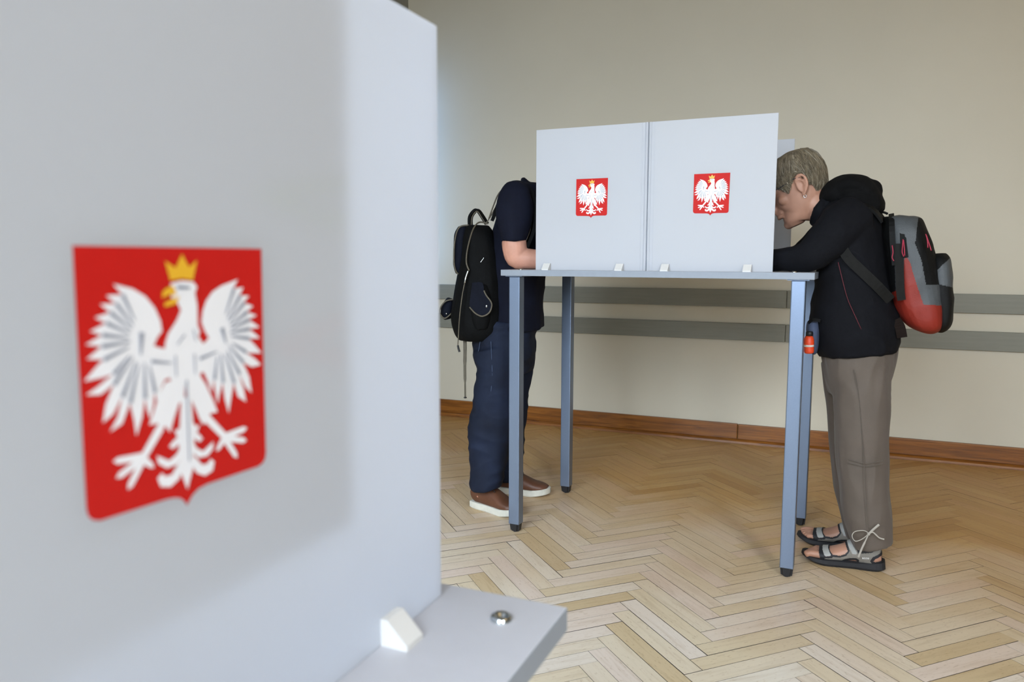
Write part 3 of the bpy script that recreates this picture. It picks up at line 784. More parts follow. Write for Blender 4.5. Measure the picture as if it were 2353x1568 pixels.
# ================================================================== the woman at the right end of the table
WY = 2.87
WP = thing('person', 'grey haired person in navy hoodie and taupe trousers bending over the table', 'person', (0.02, WY, 0))
pelvis = [sec2((1888, 745), (2058, 745), WY, .16), sec2((1882, 780), (2064, 778), WY, .172), sec2((1886, 815), (2063, 808), WY, .172), sec2((1893, 862), (2052, 858), WY, .168), sec2((1905, 900), (2040, 900), WY, .15)]
lnear = [sec2((1908, 835), (2052, 835), 2.795, .088), sec2((1915, 885), (2047, 885), 2.79, .090), sec2((1917, 950), (2045, 950), 2.785, .088), sec2((1920, 1045), (2041, 1045), 2.785, .083), sec2((1928, 1120), (2040, 1120), 2.785, .080), sec2((1936, 1180), (2046, 1180), 2.785, .079), sec2((1950, 1222), (2049, 1222), 2.785, .077), sec2((1960, 1250), (2051, 1252), 2.785, .076)]
lfar = [sec2((1888, 835), (2030, 835), 2.945, .085), sec2((1893, 885), (2020, 885), 2.95, .087), sec2((1899, 950), (2012, 950), 2.95, .085), sec2((1907, 1040), (2008, 1040), 2.95, .080), sec2((1917, 1120), (2008, 1120), 2.95, .077), sec2((1931, 1185), (2010, 1185), 2.95, .073), sec2((1943, 1228), (2012, 1230), 2.95, .070)]
d = merge(loft_data(pelvis, 28, 4, 2.2), loft_data(lnear, 24, 4, 2.2), loft_data(lfar, 24, 4, 2.2))
me = fused('trousers', d, 0.006, 5); wrinkle(me, 0.0042, 13, (1.5, 1.5, 0.42), 2.0, 0.006, 5)
obj('trousers', me, M_TROUS, WP, True)
torso = [sec2((1880, 812), (2062, 802), WY, .188), sec2((1866, 775), (2070, 768), WY, .198), sec2((1861, 725), (2064, 715), WY, .198), sec2((1868, 672), (2052, 660), WY, .193), sec2((1876, 622), (2042, 604), WY, .188), sec2((1876, 578), (2032, 552), WY, .190), sec2((1872, 542), (2022, 508), WY, .188), sec2((1874, 508), (2000, 470), WY, .150), sec2((1884, 482), (1962, 442), WY, .085), sec2((1882, 468), (1935, 436), WY, .062)]
sh = [sc(1965, 492, 2.745, .062, .06), sc(1940, 512, 2.71, .068, .060), sc(1905, 548, 2.69, .062, .056), sc(1868, 580, 2.685, .053, .050), sc(1842, 592, 2.69, .044, .046), sc(1800, 596, 2.715, .0375, .040), sc(1760, 598, 2.745, .034, .036), sc(1722, 600, 2.78, .031, .034)]
sf = [sc(1965, 492, 2.995, .062, .06), sc(1935, 512, 3.03, .066, .058), sc(1895, 548, 3.06, .060, .054), sc(1855, 582, 3.07, .050, .050), sc(1835, 592, 3.06, .043, .045), sc(1790, 599, 3.03, .0365, .040), sc(1750, 602, 3.0, .033, .036), sc(1715, 604, 2.97, .030, .034)]
collar = []
for t in range(13):
    a = t / 12 * 2 * math.pi
    c = (P(1868, 512, WY) + P(1902, 444, WY)) / 2; h = (P(1868, 512, WY) - P(1902, 444, WY)) / 2
    collar.append(c + h * math.cos(a) + Vector((0, 0.064, 0)) * math.sin(a))
d = merge(loft_data(torso, 32, 4, 2.25), loft_data(sh, 20, 4), loft_data(sf, 20, 4), tube_data(collar, 0.013, 10, 2))
me = fused('jacket', d, 0.006, 5); wrinkle(me, 0.0050, 11, (1, 1, 1.2), 5.0, 0.006, 6)
jk = obj('jacket', me, M_JACKET, WP, True)
hood = [sc(1890, 468, WY, .020, .055), sc(1908, 446, WY, .032, .085), sc(1935, 434, WY, .041, .115), sc(1968, 430, WY, .040, .125), sc(1996, 450, WY, .038, .115), sc(2014, 476, WY, .026, .095), sc(2022, 488, WY, .012, .06)]
fold = [sc(1930, 462, 2.78, .012), sc(1955, 452, 2.765, .022), sc(1985, 468, 2.775, .024), sc(2012, 492, 2.80, .016)]
d = merge(loft_data(hood, 26, 4), loft_data(fold, 14, 4), ball(P(1925, 445, 2.80), .035), ball(P(2002, 440, 2.83), .036))
me = fused('hood', d, 0.006, 4); wrinkle(me, 0.004, 14, (1, 1, 1), 8.0)
obj('hood', me, M_HOOD, jk, True)
pip = smooth_pts([P(x, y, Y) for x, y, Y in ((1926, 603, 2.676), (1935, 640, 2.672), (1947, 685, 2.669), (1962, 720, 2.668), (1979, 757, 2.672))], 4)
part('piping', tube_data(pip, 0.0012, 6, 1), mat('dark_red_piping', '#54131f', 0.7), jk)

# body: one skin from toes to crown
WHP = R(22)
WHM = Matrix.Identity(4)
hf, hu = Vector((-math.cos(WHP), 0, -math.sin(WHP))), Vector((-math.sin(WHP), 0, math.cos(WHP)))
ho = P(1840, 431, WY)
for i in range(3): WHM[i][0], WHM[i][1], WHM[i][2], WHM[i][3] = hf[i], Vector((0, 1, 0))[i], hu[i], ho[i]
def foot_data(heel, ang, L=0.245, mirror=1):
    """local x from heel to toe"""
    D = [loft_data([(0.004, 0, 0.045, 0.018, 0.020), (0.02, 0, 0.046, 0.040, 0.030), (0.055, 0, 0.058, 0.044, 0.033), (0.09, 0, 0.052, 0.036, 0.034), (0.13, 0, 0.042, 0.026, 0.038), (0.17, 0, 0.034, 0.018, 0.042), (0.198, 0, 0.030, 0.013, 0.042)], 18, 3)]
    D.append(loft_data([(0.052, 0, 0.05, 0.036, 0.030), (0.058, 0, 0.10, 0.032, 0.028), (0.066, 0, 0.16, 0.034, 0.032), (0.07, 0, 0.22, 0.042, 0.040)], 16, 3))
    for y, l, r in ((0.030, 0.046, 0.0125), (0.0095, 0.042, 0.0095), (-0.008, 0.036, 0.009), (-0.023, 0.028, 0.0085), (-0.036, 0.020, 0.008)):
        D.append(tube_data([(0.175, y * mirror, 0.030), (0.198 + l * 0.4, y * mirror * 0.97, 0.034), (0.198 + l * 0.9, y * mirror * 0.94, 0.029), (0.198 + l, y * mirror * 0.94, 0.027)], [r, r * 1.02, r, r * 0.6], 10))
    M = Matrix.Translation(heel) @ Matrix.Rotation(ang, 4, 'Z')
    return xf(merge(*D), M), M
HN, HFr = Vector((0.160, 2.785, 0)), Vector((0.135, 2.955, 0))
fn, FNM = foot_data(HN, math.pi, mirror=1)
ff, FFM = foot_data(HFr, math.pi - R(3), mirror=-1)
wn = P(1716, 602, 2.785); wf = P(1708, 605, 2.965)
neck = [sc(1905, 490, WY, .055, .07), sc(1885, 478, WY, .054, .058), sc(1866, 463, WY, .053, .053), sc(1852, 446, WY, .052, .052)]
D = [fn, ff, xf(head_data(), WHM), loft_data(neck, 22, 4),
     loft_data(shrink(torso[:8], .8), 20, 2), loft_data(shrink(pelvis, .86), 20, 2), loft_data(shrink(lnear[:4], .72) + [(*(FNM @ Vector((0.068, 0, 0.22))), .045, .045), (*(FNM @ Vector((0.06, 0, 0.12))), .034, .032)], 16, 3),
     loft_data(shrink(lfar[:4], .72) + [(*(FFM @ Vector((0.068, 0, 0.22))), .045, .045), (*(FFM @ Vector((0.06, 0, 0.12))), .034, .032)], 16, 3),
     loft_data(shrink(sh, .72), 14, 3), loft_data(shrink(sf, .72), 14, 3),
     hand_data(frame(wn + Vector((-0.015, 0.005, 0.016)), (-1, 0.18, 0.08)), 0.38, 1), hand_data(frame(wf + Vector((-0.015, 0, 0.018)), (-1, -0.12, 0.08)), 0.45, -1)]
me = fused('body', merge(*D), 0.0034, 3)
obj('body', me, M_SKIN, WP, True)
cap, strands = hair_data(2600, 4)
hr = part('hair', xf(cap, WHM), M_HAIR, WP)
st = part('hair_strand', xf(strands, WHM), M_HAIR, hr, False); st['kind'] = 'stuff'
st = part('grey_strand', xf(hair_data(800, 21)[1], WHM), mat('grey_hair', '#9a917f', 0.4, 0.2), hr, False); st['kind'] = 'stuff'
part('earring', tube_data([WHM @ Vector((-0.004 + 0.0045 * math.sin(t * R(45)), -0.0745, -0.0405 + 0.0045 * math.cos(t * R(45)))) for t in range(9)], 0.0009, 6, 1), M_STEEL, WP)
# drawstring bow and seams of the trouser leg
trs = [o for o in WP.children if o.name.startswith('trousers')][0]
YN = 2.703
def tp(pts, r, name, mt, root, Y=YN, n=5): return part(name, tube_data(smooth_pts([P(x, y, Y + (dy[0] if dy else 0)) for x, y, *dy in pts], n), r, 8, 1), mt, root)
tp([(1962, 850), (1972, 900), (1978, 960), (1984, 1040), (1988, 1110), (1992, 1180), (1996, 1215)], 0.0013, 'side_seam', M_SEAM, trs, 2.692)
for dy in (0, 7): tp([(1948, 1056 + dy), (1968, 1062 + dy), (1990, 1066 + dy), (2015, 1062 + dy), (2030, 1058 + dy)], 0.0012, 'knee_seam', M_SEAM, trs, 2.694)
tp([(1996, 1226), (1985, 1220), (1965, 1222), (1958, 1232), (1965, 1244), (1980, 1240), (1996, 1228)], 0.0016, 'drawstring', M_CORD, trs, 2.689)
tp([(1996, 1228), (2006, 1224), (2020, 1236), (2032, 1240)], 0.0024, 'drawstring', M_CORD, trs, 2.689)
for pts, wd in ([(1996, 1228), (2006, 1218), (2020, 1206)], 0.007), ([(1996, 1228), (1988, 1245), (1980, 1262), (1972, 1282)], [0.004] * 6 + [0.006] * 10):
    q = smooth_pts([P(x, y, 2.688) for x, y in pts], 5)
    part('drawstring', strap_data(q, wd if not isinstance(wd, list) else wd[:len(q)], 0.0015, (0.8, 0, 0.6)), M_CORD, trs)
part('drawstring_knot', ball(P(1996, 1228, 2.688), 0.005), M_CORD, trs)

# ------------------------------------------------------------------ sandals
def lc(pts):
    """outline on the outer side of the near foot -> (distance from the heel, height)"""
    o_ = []
    for cx, cy in pts:
        p = P(1780 + cx / 6.92, 1150 + cy / 6.92, 2.785 - 0.03); o_.append((HN.x - p.x, p.z))
    return o_
SA = {k: lc(v) for k, v in dict(
    oval=[(1090, 975), (1112, 955), (1200, 947), (1285, 950), (1312, 972), (1300, 998), (1200, 1008), (1108, 1010)],
    oval_edge=[(1050, 985), (1070, 950), (1110, 925), (1200, 910), (1300, 912), (1345, 950), (1342, 1000), (1300, 1030), (1100, 1032)],
    heel=[(1570, 970), (1600, 930), (1760, 870), (1760, 965), (1600, 985)],
    heel_edge=[(1515, 965), (1560, 900), (1760, 815), (1760, 1010), (1560, 1030)],
    instep=[(840, 742), (1090, 640), (1165, 800), (1120, 845), (1040, 868), (930, 850), (885, 810)],
    instep_edge=[(820, 720), (1110, 600), (1195, 800), (1140, 870), (1040, 895), (920, 880), (860, 820)],
    toe_tab=[(742, 762), (815, 732), (895, 850), (885, 868), (815, 872), (790, 850)],
    toe_edge=[(700, 800), (735, 735), (830, 700), (930, 880), (900, 900), (800, 900), (770, 960), (740, 960)],
    ankle_tab=[(1120, 640), (1190, 640), (1310, 830), (1300, 855), (1240, 855)],
    pad=[(1225, 560), (1360, 640), (1420, 800), (1540, 790), (1760, 690), (1760, 730), (1545, 830), (1400, 838), (1330, 840)],
    body=[(760, 975), (800, 890), (920, 880), (1140, 870), (1100, 640), (1200, 560), (1330, 840), (1540, 820), (1760, 725), (1760, 1060), (1000, 1060), (880, 1010)]).items()}
def sandal(M, root, mirror):
    outl = [(0.0, 0.012), (0.01, 0.027), (0.04, 0.034), (0.09, 0.034), (0.14, 0.041), (0.19, 0.048), (0.225, 0.043), (0.248, 0.028), (0.258, 0.008)]
    oc = crom(outl, 3)
    ring = [(x - 0.006, y) for x, y in oc] + [(x - 0.006, -y) for x, y in reversed(oc)]
    V, F = [], []; n = len(ring)
    def zb(x): return 0.001 + 0.016 * max(0, (x - 0.17) / 0.085) ** 2
    def zt(x): return 0.022 + 0.012 * max(0, (x - 0.19) / 0.065) ** 2 + 0.012 * max(0, (0.06 - x) / 0.06)
    for lv in (0, 1, 2):
        for x, y in ring:
            k = (0.93, 1.03, 1.01)[lv]; z = (zb(x), zb(x) + 0.008, zt(x))[lv]
            V.append(M @ Vector((0.125 + (x - 0.125) * k, y * k * mirror, z)))
    for lv in (0, 1):
        for i in range(n): F.append((lv * n + i, lv * n + (i + 1) % n, lv * n + n + (i + 1) % n, lv * n + n + i))
    F.append(tuple(range(n))); F.append(tuple(range(2 * n, 3 * n)))
    sd = obj('sandal', pyd('sandal', V, F), M_SBLACK, root, False)
    g = 0.0035
    up_ = merge(loft_data([(0.002, 0, 0.045, 0.018 + g, 0.020 + g), (0.018, 0, 0.046, 0.040 + g, 0.030 + g), (0.055, 0, 0.058, 0.044 + g, 0.033 + g), (0.09, 0, 0.052, 0.036 + g, 0.034 + g), (0.13, 0, 0.042, 0.026 + g, 0.038 + g), (0.17, 0, 0.034, 0.018 + g, 0.042 + g), (0.205, 0, 0.032, 0.015 + g, 0.043 + g)], 28, 4),
                loft_data([(0.052, 0, 0.05, 0.036 + g, 0.030 + g), (0.058, 0, 0.10, 0.032 + g, 0.028 + g), (0.062, 0, 0.125, 0.030 + g, 0.027 + g)], 24, 3))
    me = fused('upper', up_, 0.0018, 6)
    def c_(c):
        q = (c.x, c.z)
        if c.z < 0.012 or c.z > 0.108: return 'none'
        if inside(q, SA['oval']) or inside(q, SA['heel']): return 'none'
        if inside(q, SA['oval_edge']) or inside(q, SA['heel_edge']): return 'trim'
        if inside(q, SA['toe_tab']): return 'toe_tab'
        if inside(q, SA['ankle_tab']): return 'ankle_tab'
        if inside(q, SA['instep']): return 'none'
        if inside(q, SA['toe_edge']) or inside(q, SA['pad']) or inside(q, SA['instep_edge']): return 'trim'
        if inside(q, SA['body']): return 'upper'
        return 'none'
    for k, mm, mt in zip(('upper', 'trim', 'toe_tab', 'ankle_tab'), split_faces(me, c_, ('upper', 'trim', 'toe_tab', 'ankle_tab')), (M_SGREY, M_SBLACK, M_SLIGHT, M_SLIGHT)):
        if k.endswith('_tab'):
            for v in mm.vertices: v.co += Vector((0, math.copysign(0.0012, v.co.y), 0.0012))
        mm.transform(M); o_ = obj(k, mm, mt, sd, True)
    return sd
sn = sandal(FNM, WP, 1); sandal(FFM, WP, -1)
cu = bpy.data.curves.new('lettering', 'FONT'); cu.body = 'ecco'; cu.size = 0.0105; cu.extrude = 0.0003; cu.space_character = 1.1; cu.offset = 0.0002
to = bpy.data.objects.new('lettering', cu); COL.objects.link(to)
dg = bpy.context.evaluated_depsgraph_get(); dg.update()
tm = bpy.data.meshes.new_from_object(to.evaluated_get(dg)); bpy.data.objects.remove(to)
lp = P(1981, 1285, 2.785 - 0.0405)
tm.transform(Matrix.Translation(lp) @ Matrix.Rotation(R(-6), 4, 'Y') @ Matrix.Rotation(R(90), 4, 'X'))
obj('lettering', tm, M_LABEL, sn)

# ------------------------------------------------------------------ spectacles
gl = thing('eyeglasses', 'thin metal eyeglasses worn by the grey haired woman', 'glasses', WHM @ Vector((0.09, 0, 0.01)))
def hl(*p): return WHM @ Vector(p)
for s in (-1, 1):
    part('temple', tube_data([hl(-0.012, 0.078 * s, 0.024), hl(0.010, 0.080 * s, 0.028), hl(0.036, 0.081 * s, 0.022), hl(0.085, 0.075 * s, 0.015), hl(0.114, 0.066 * s, 0.011)], 0.0013, 8), M_WIRE, gl)
    rim = [hl(0.110 - 0.004 * abs(math.cos(t * R(30))), 0.037 * s + 0.027 * math.cos(t * R(30)), 0.0 + 0.020 * math.sin(t * R(30))) for t in range(13)]
    part('rim', tube_data(rim, 0.0012, 6, 2), M_WIRE, gl)
    cpt = hl(0.110, 0.037 * s, 0.0)
    part('lens', ([cpt] + rim[:12] + [q + hf * 0.0012 for q in [cpt] + rim[:12]], [(0, k + 1, (k + 1) % 12 + 1) for k in range(12)] + [(13, 13 + (k + 1) % 12 + 1, 13 + k + 1) for k in range(12)] + [(k + 1, (k + 1) % 12 + 1, 13 + (k + 1) % 12 + 1, 13 + k + 1) for k in range(12)]), M_LENS, gl, False)
part('bridge', tube_data([hl(0.110, -0.011, 0.006), hl(0.123, 0, 0.009), hl(0.110, 0.011, 0.006)], 0.0012, 6), M_WIRE, gl)

# ------------------------------------------------------------------ red and grey backpack
BP = thing('backpack', 'red, grey and black backpack on the back of the grey haired woman', 'backpack', P(2120, 764, WY))
body = [sec2((2034, 496), (2100, 503), WY, .08), sec2((2026, 502), (2116, 508), WY, .115), sec2((2024, 528), (2128, 528), WY, .14), sec2((2027, 570), (2142, 565), WY, .15), sec2((2034, 615), (2152, 610), WY, .155), sec2((2041, 660), (2160, 660), WY, .155), sec2((2050, 700), (2166, 705), WY, .15), sec2((2068, 728), (2166, 738), WY, .14), sec2((2095, 748), (2158, 757), WY, .12), sec2((2118, 757), (2146, 764), WY, .08)]
me = fused('pack', loft_data(body, 28, 4, 2.7, adir=Vector((1, 0, 0))), 0.0026, 12); wrinkle(me, 0.003, 9, (1, 1, 1), 3.0, 0.002, 25)
REDP = [(2079, 588), (2090, 600), (2105, 650), (2122, 700), (2150, 702), (2175, 702), (2175, 790), (2090, 790), (2030, 700), (2032, 680), (2060, 668), (2074, 640)]
BLKP = [(1990, 470), (2044, 486), (2050, 560), (2056, 620), (2058, 668), (2036, 684), (2000, 690)]
BLK2 = [(2110, 500), (2140, 505), (2160, 580), (2160, 655), (2128, 655), (2118, 600), (2103, 560)]
def cls(c):
    x, y, t = project(c); q = (x, y)
    if inside(q, REDP): return 'bottom_panel'
    if inside(q, BLKP): return 'back_panel'
    if inside(q, BLK2): return 'top_pocket_panel'
    return 'side_panel'
for k, mm, mt in zip(('bottom_panel', 'back_panel', 'top_pocket_panel', 'side_panel'), split_faces(me, cls, ('bottom_panel', 'back_panel', 'top_pocket_panel', 'side_panel')), (M_PRED, M_PBLK, M_PBLK, M_PGREY)):
    obj(k, mm, mt, BP, True)
pk = [sec2((2138, 588), (2172, 580), WY, .06), sec2((2132, 602), (2183, 592), WY, .095), sec2((2130, 630), (2185, 628), WY, .11), sec2((2130, 665), (2187, 668), WY, .115), sec2((2134, 705), (2188, 710), WY, .115), sec2((2140, 740), (2182, 746), WY, .10), sec2((2146, 757), (2166, 764), WY, .06)]
me = fused('front', loft_data(pk, 24, 4, 2.5, adir=Vector((1, 0, 0))), 0.0026, 12); wrinkle(me, 0.003, 12, (1, 1, 1), 6.0)
def cls2(c):
    x, y, t = project(c)
    if y < 592 + (2184 - x) * 0.95: return 'pocket_flap'
    if x > 2152 and y > 652 + (x - 2152) * 0.25: return 'mesh_pocket'
    if y > 702: return 'pocket_base'
    return 'front_pocket'
for k, mm, mt in zip(('pocket_flap', 'mesh_pocket', 'pocket_base', 'front_pocket'), split_faces(me, cls2, ('pocket_flap', 'mesh_pocket', 'pocket_base', 'front_pocket')), (M_PBLK, M_MESH, M_PRED, M_PGREY)):
    obj(k, mm, mt, BP, True)
def pstrap(pts, wd, mt, name, root, th=0.003, side=(1, 0, 0.2)):
    q = smooth_pts([P(*p) for p in pts], 4); return part(name, strap_data(q, wd, th, side), mt, root, False)
pstrap([(2048, 492, 2.83), (2049, 510, 2.745), (2051, 560, 2.722), (2056, 610, 2.715)], 0.016, M_PBLK, 'webbing', BP)
pstrap([(2073, 500, 2.80), (2074, 520, 2.738), (2076, 560, 2.72), (2080, 592, 2.712)], 0.018, M_PBLK, 'webbing', BP)
pstrap([(2066, 560, 2.718), (2067, 620, 2.711), (2069, 670, 2.713), (2072, 690, 2.716)], 0.024, M_WEB, 'webbing', BP)
for pts in ([(2050, 564), (2052, 580), (2050, 592), (2054, 600)], [(2075, 550), (2074, 565), (2073, 580), (2077, 590)], [(2076, 552), (2078, 570), (2079, 588)], [(2127, 538), (2131, 552), (2132, 570)], [(2128, 540), (2135, 560), (2140, 576)]):
    part('zip_pull', tube_data(smooth_pts([P(x, y, 2.703) for x, y in pts], 4), 0.0017, 6, 1), M_CORDR, BP)
part('shoulder_strap', strap_data(smooth_pts([P(1938, 575, 2.675), P(1952, 596, 2.668), P(1985, 628, 2.672), (P(2018, 660, 2.69)), P(2046, 690, 2.73)], 5), 0.032, 0.005, (0.55, 0, 0.8)), M_WEB, BP, False)
part('shoulder_strap', strap_data(smooth_pts([P(2026, 505, 2.77), P(2005, 480, 2.755), P(1975, 466, 2.755), P(1945, 470, 2.755), P(1915, 505, 2.735), P(1908, 545, 2.70), P(1938, 575, 2.675)], 5), 0.050, 0.008, [Vector((0, 1, 0.4))] * 15 + [Vector((0.6, 0.8, 0.3))] * 16), M_PBLK, BP, False)
part('shoulder_strap', strap_data(smooth_pts([P(2026, 505, 2.97), P(2005, 480, 2.985), P(1975, 466, 2.985), P(1945, 470, 2.985), P(1915, 505, 3.0), P(1908, 545, 3.04), P(1960, 600, 3.072), P(2046, 690, 3.01)], 5), 0.050, 0.008, (0.3, 1, 0.3)), M_PBLK, BP, False)
part('belt_end', strap_data(smooth_pts([P(2058, 735, 2.75), P(2068, 752, 2.745), P(2073, 776, 2.745)], 4), 0.030, 0.006, (1, 0, -0.2)), mat('brown_webbing', '#1a1310', 0.9, spec=0.1), BP, False)
part('grab_handle', tube_data([P(2026, 500, 2.85), P(2022, 491, 2.87), P(2030, 488, 2.88), P(2040, 492, 2.88)], 0.004, 8), M_PBLK, BP)

# ------------------------------------------------------------------ pouch and bottle at her waist
PO_ = thing('waist_pouch', 'blue grey cloth pouch hanging at the front of the navy hoodie', 'pouch', P(1872, 812, 2.76))
me = fused('pouch', loft_data([sec2((1856, 738), (1884, 736), 2.765, .05), sec2((1852, 755), (1886, 752), 2.765, .06), sec2((1856, 780), (1884, 780), 2.765, .06), sec2((1862, 803), (1880, 803), 2.765, .05), sec2((1866, 814), (1876, 814), 2.765, .03)], 18, 4, 2.4), 0.005, 3)
obj('bag', me, M_BLUEG, PO_, True)
part('strap', strap_data(smooth_pts([P(1858, 742, 2.72), P(1868, 735, 2.70), P(1885, 738, 2.69)], 4), 0.010, 0.003, (0, 0, 1)), M_PBLK, PO_, False)
OB = thing('bottle', 'small orange bottle with white label and black cap behind the table leg', 'bottle', P(1859, 813, 2.70))
bt = [P(1859, y, 2.70) for y in (813, 811, 800, 780, 772)]
part('body', loft_data([(b.x, b.y, b.z, r, r) for b, r in zip(bt, (.006, .0145, .0155, .0155, .010))], 18, 2), M_ORANGE, OB)
part('label', loft_data([(*P(1859, 797, 2.70), .0158, .0158), (*P(1859, 788, 2.70), .0158, .0158)], 18, 1), M_LABEL, OB)
part('cap', loft_data([(*P(1860, 772, 2.70), .0115, .0115), (*P(1860, 764, 2.70), .0115, .0115), (*P(1860, 762, 2.70), .009, .009)], 18, 1), M_RUBBER, OB)

# ================================================================== the man at the left end of the table
TA = 0.0; MY = 2.93
MV = Vector((-0.407, 0.9134, 0)).normalized(); ME = Vector((MV.y, -MV.x, 0))   # he stands turned a little to the back wall
SIDE[0] = MV
P_room = P
def P(px, py, Y):
    d_ = ray(px, py); return CAM + d_ * ((3.203 + Y - 2.93) / d_.dot(MV))
MP = thing('person', 'person in dark navy T-shirt and blue jeans, face hidden by the screen', 'person', (-1.29, MY, 0))
mpel = [sec2((1090, 735), (1236, 735), MY, .165, TA), sec2((1086, 775), (1232, 775), MY, .172, TA), sec2((1090, 815), (1229, 815), MY, .168, TA), sec2((1100, 850), (1222, 850), MY, .15, TA)]
mln = [sec2((1086, 800), (1190, 800), 2.84, .085, TA), sec2((1095, 845), (1190, 845), 2.835, .087, TA), sec2((1091, 895), (1188, 895), 2.83, .085, TA), sec2((1083, 950), (1184, 950), 2.83, .082, TA), sec2((1078, 1000), (1176, 1000), 2.83, .078, TA), sec2((1077, 1050), (1166, 1050), 2.83, .075, TA), sec2((1082, 1085), (1158, 1085), 2.83, .072, TA), sec2((1079, 1108), (1154, 1106), 2.83, .074, TA), sec2((1084, 1124), (1152, 1116), 2.83, .070, TA)]
mlf = [sec2((1120, 800), (1229, 800), 3.02, .085, TA), sec2((1124, 870), (1219, 870), 3.03, .083, TA), sec2((1125, 930), (1211, 930), 3.04, .080, TA), sec2((1126, 1000), (1204, 1000), 3.05, .075, TA), sec2((1128, 1060), (1200, 1060), 3.05, .070, TA), sec2((1134, 1100), (1201, 1094), 3.05, .068, TA)]
me = fused('jeans', merge(loft_data(mpel, 28, 4, 2.2), loft_data(mln, 24, 4, 2.2), loft_data(mlf, 24, 4, 2.2)), 0.006, 5)
wrinkle(me, 0.0060, 11, (0.7, 0.7, 1.7), 1.0, 0.006, 7)
jn = obj('jeans', me, M_JEANS, MP, True)
mt_ = [sec2((1112, 764), (1250, 748), MY, .165), sec2((1110, 720), (1248, 715), MY, .165), sec2((1112, 660), (1250, 660), MY, .165), sec2((1120, 600), (1256, 610), MY, .17), sec2((1130, 545), (1262, 560), MY, .178), sec2((1144, 495), (1266, 510), MY, .185), sec2((1160, 455), (1268, 470), MY, .165), sec2((1184, 430), (1262, 442), MY, .11), sec2((1198, 416), (1252, 430), MY, .07)]
marm = [sc(1196, 455, 2.80, .055, .055), sec2((1150, 452), (1220, 446), 2.735, .055, .2), sec2((1140, 482), (1226, 474), 2.715, .062, .3), sec2((1142, 512), (1223, 508), 2.71, .062, .3), sec2((1147, 535), (1217, 536), 2.71, .060, .3), sec2((1152, 552), (1212, 556), 2.71, .058, .3)]
marf = [sc(1220, 455, 3.07, .055, .055), sc(1215, 470, 3.12, .06, .055), sc(1215, 505, 3.13, .06, .055), sc(1215, 545, 3.13, .057, .054)]
coll = []
for t in range(13):
    a = t / 12 * 2 * math.pi; A, B = P(1202, 413, MY), P(1252, 470, MY)
    coll.append((A + B) / 2 + (A - B) / 2 * math.cos(a) + MV * (0.062 * math.sin(a)))
me = fused('shirt', merge(loft_data(mt_, 30, 4, 2.2), loft_data(marm, 20, 4), loft_data(marf, 20, 4), tube_data(coll, 0.010, 8, 2)), 0.006, 5)
wrinkle(me, 0.0045, 9, (1, 1, 1), 4.0, 0.003, 6)
obj('shirt', me, M_SHIRT, MP, True)
MHM = Matrix.Identity(4); mp_ = R(30)
f2, u2 = ME * math.cos(mp_) + Vector((0, 0, -math.sin(mp_))), ME * math.sin(mp_) + Vector((0, 0, math.cos(mp_)))
mo = P(1294, 428, MY)
for i in range(3): MHM[i][0], MHM[i][1], MHM[i][2], MHM[i][3] = f2[i], MV[i], u2[i], mo[i]
fore = [sec2((1153, 548), (1209, 556), 2.71, .045), sec2((1154, 572), (1211, 566), 2.71, .044), sc(1187, 592, 2.712, .043, .042), sc(1206, 594, 2.712, .040, .040), sc(1234, 596, 2.712, .037, .037), sc(1268, 598, 2.715, .032, .034), sc(1302, 601, 2.72, .027, .030), sc(1320, 602, 2.725, .023, .029)]
forf = [sc(1215, 540, 3.12, .044, .043), sc(1222, 580, 3.10, .042, .042), sc(1250, 598, 3.06, .037, .037), sc(1290, 601, 3.0, .030, .032), sc(1315, 603, 2.97, .024, .029)]
h1 = P(1322, 601, 2.725); h2 = P(1320, 603, 2.97)
mneck = [sc(1228, 470, MY, .055, .065), sc(1244, 456, MY, .052, .055), sc(1262, 445, MY, .052, .054), sc(1280, 436, MY, .054, .054)]
NH, FH = Vector((-1.405, 2.845, 0)), Vector((-1.415, 3.062, 0))
NA, FA = R(-15), R(8)
def ankle(h, a, z, r): 
    v = h + Matrix.Rotation(a, 3, 'Z') @ Vector((0.055, 0, z)); return (v.x, v.y, v.z, r, r)
D = [xf(head_data(), MHM), loft_data(mneck, 20, 3), loft_data(fore, 18, 4), loft_data(forf, 16, 3), loft_data(shrink(mt_[:8], .82), 20, 2), loft_data(shrink(marm, .75), 14, 2), loft_data(shrink(marf, .75), 14, 2), loft_data(shrink(mpel, .85), 20, 2),
     loft_data(shrink(mln[:6], .7) + [ankle(NH, NA, .12, .036), ankle(NH, NA, .05, .036)], 14, 3), loft_data(shrink(mlf[:5], .7) + [ankle(FH, FA, .12, .036), ankle(FH, FA, .05, .036)], 14, 3),
     hand_data(frame(h1 + Vector((0.01, 0, 0.014)), (1, 0.25, 0.08)), 0.42, 1), hand_data(frame(h2 + Vector((0.01, 0, 0.016)), (1, -0.1, 0.08)), 0.4, -1)]
for h, a in ((NH, NA), (FH, FA)):
    D.append(xf(loft_data([(0.03, 0, 0.05, 0.03, 0.028), (0.08, 0, 0.05, 0.034, 0.030), (0.14, 0, 0.042, 0.024, 0.034), (0.20, 0, 0.034, 0.015, 0.036)], 12, 2), Matrix.Translation(h) @ Matrix.Rotation(a, 4, 'Z')))
me = fused('body', merge(*D), 0.0038, 3)
obj('body', me, M_SKIN2, MP, True)
cap, strands = hair_data(900, 9, 0.010, 0.004)
hr = part('hair', xf(cap, MHM), M_HAIR2, MP)
st = part('hair_strand', xf(strands, MHM), M_HAIR2, hr, False); st['kind'] = 'stuff'
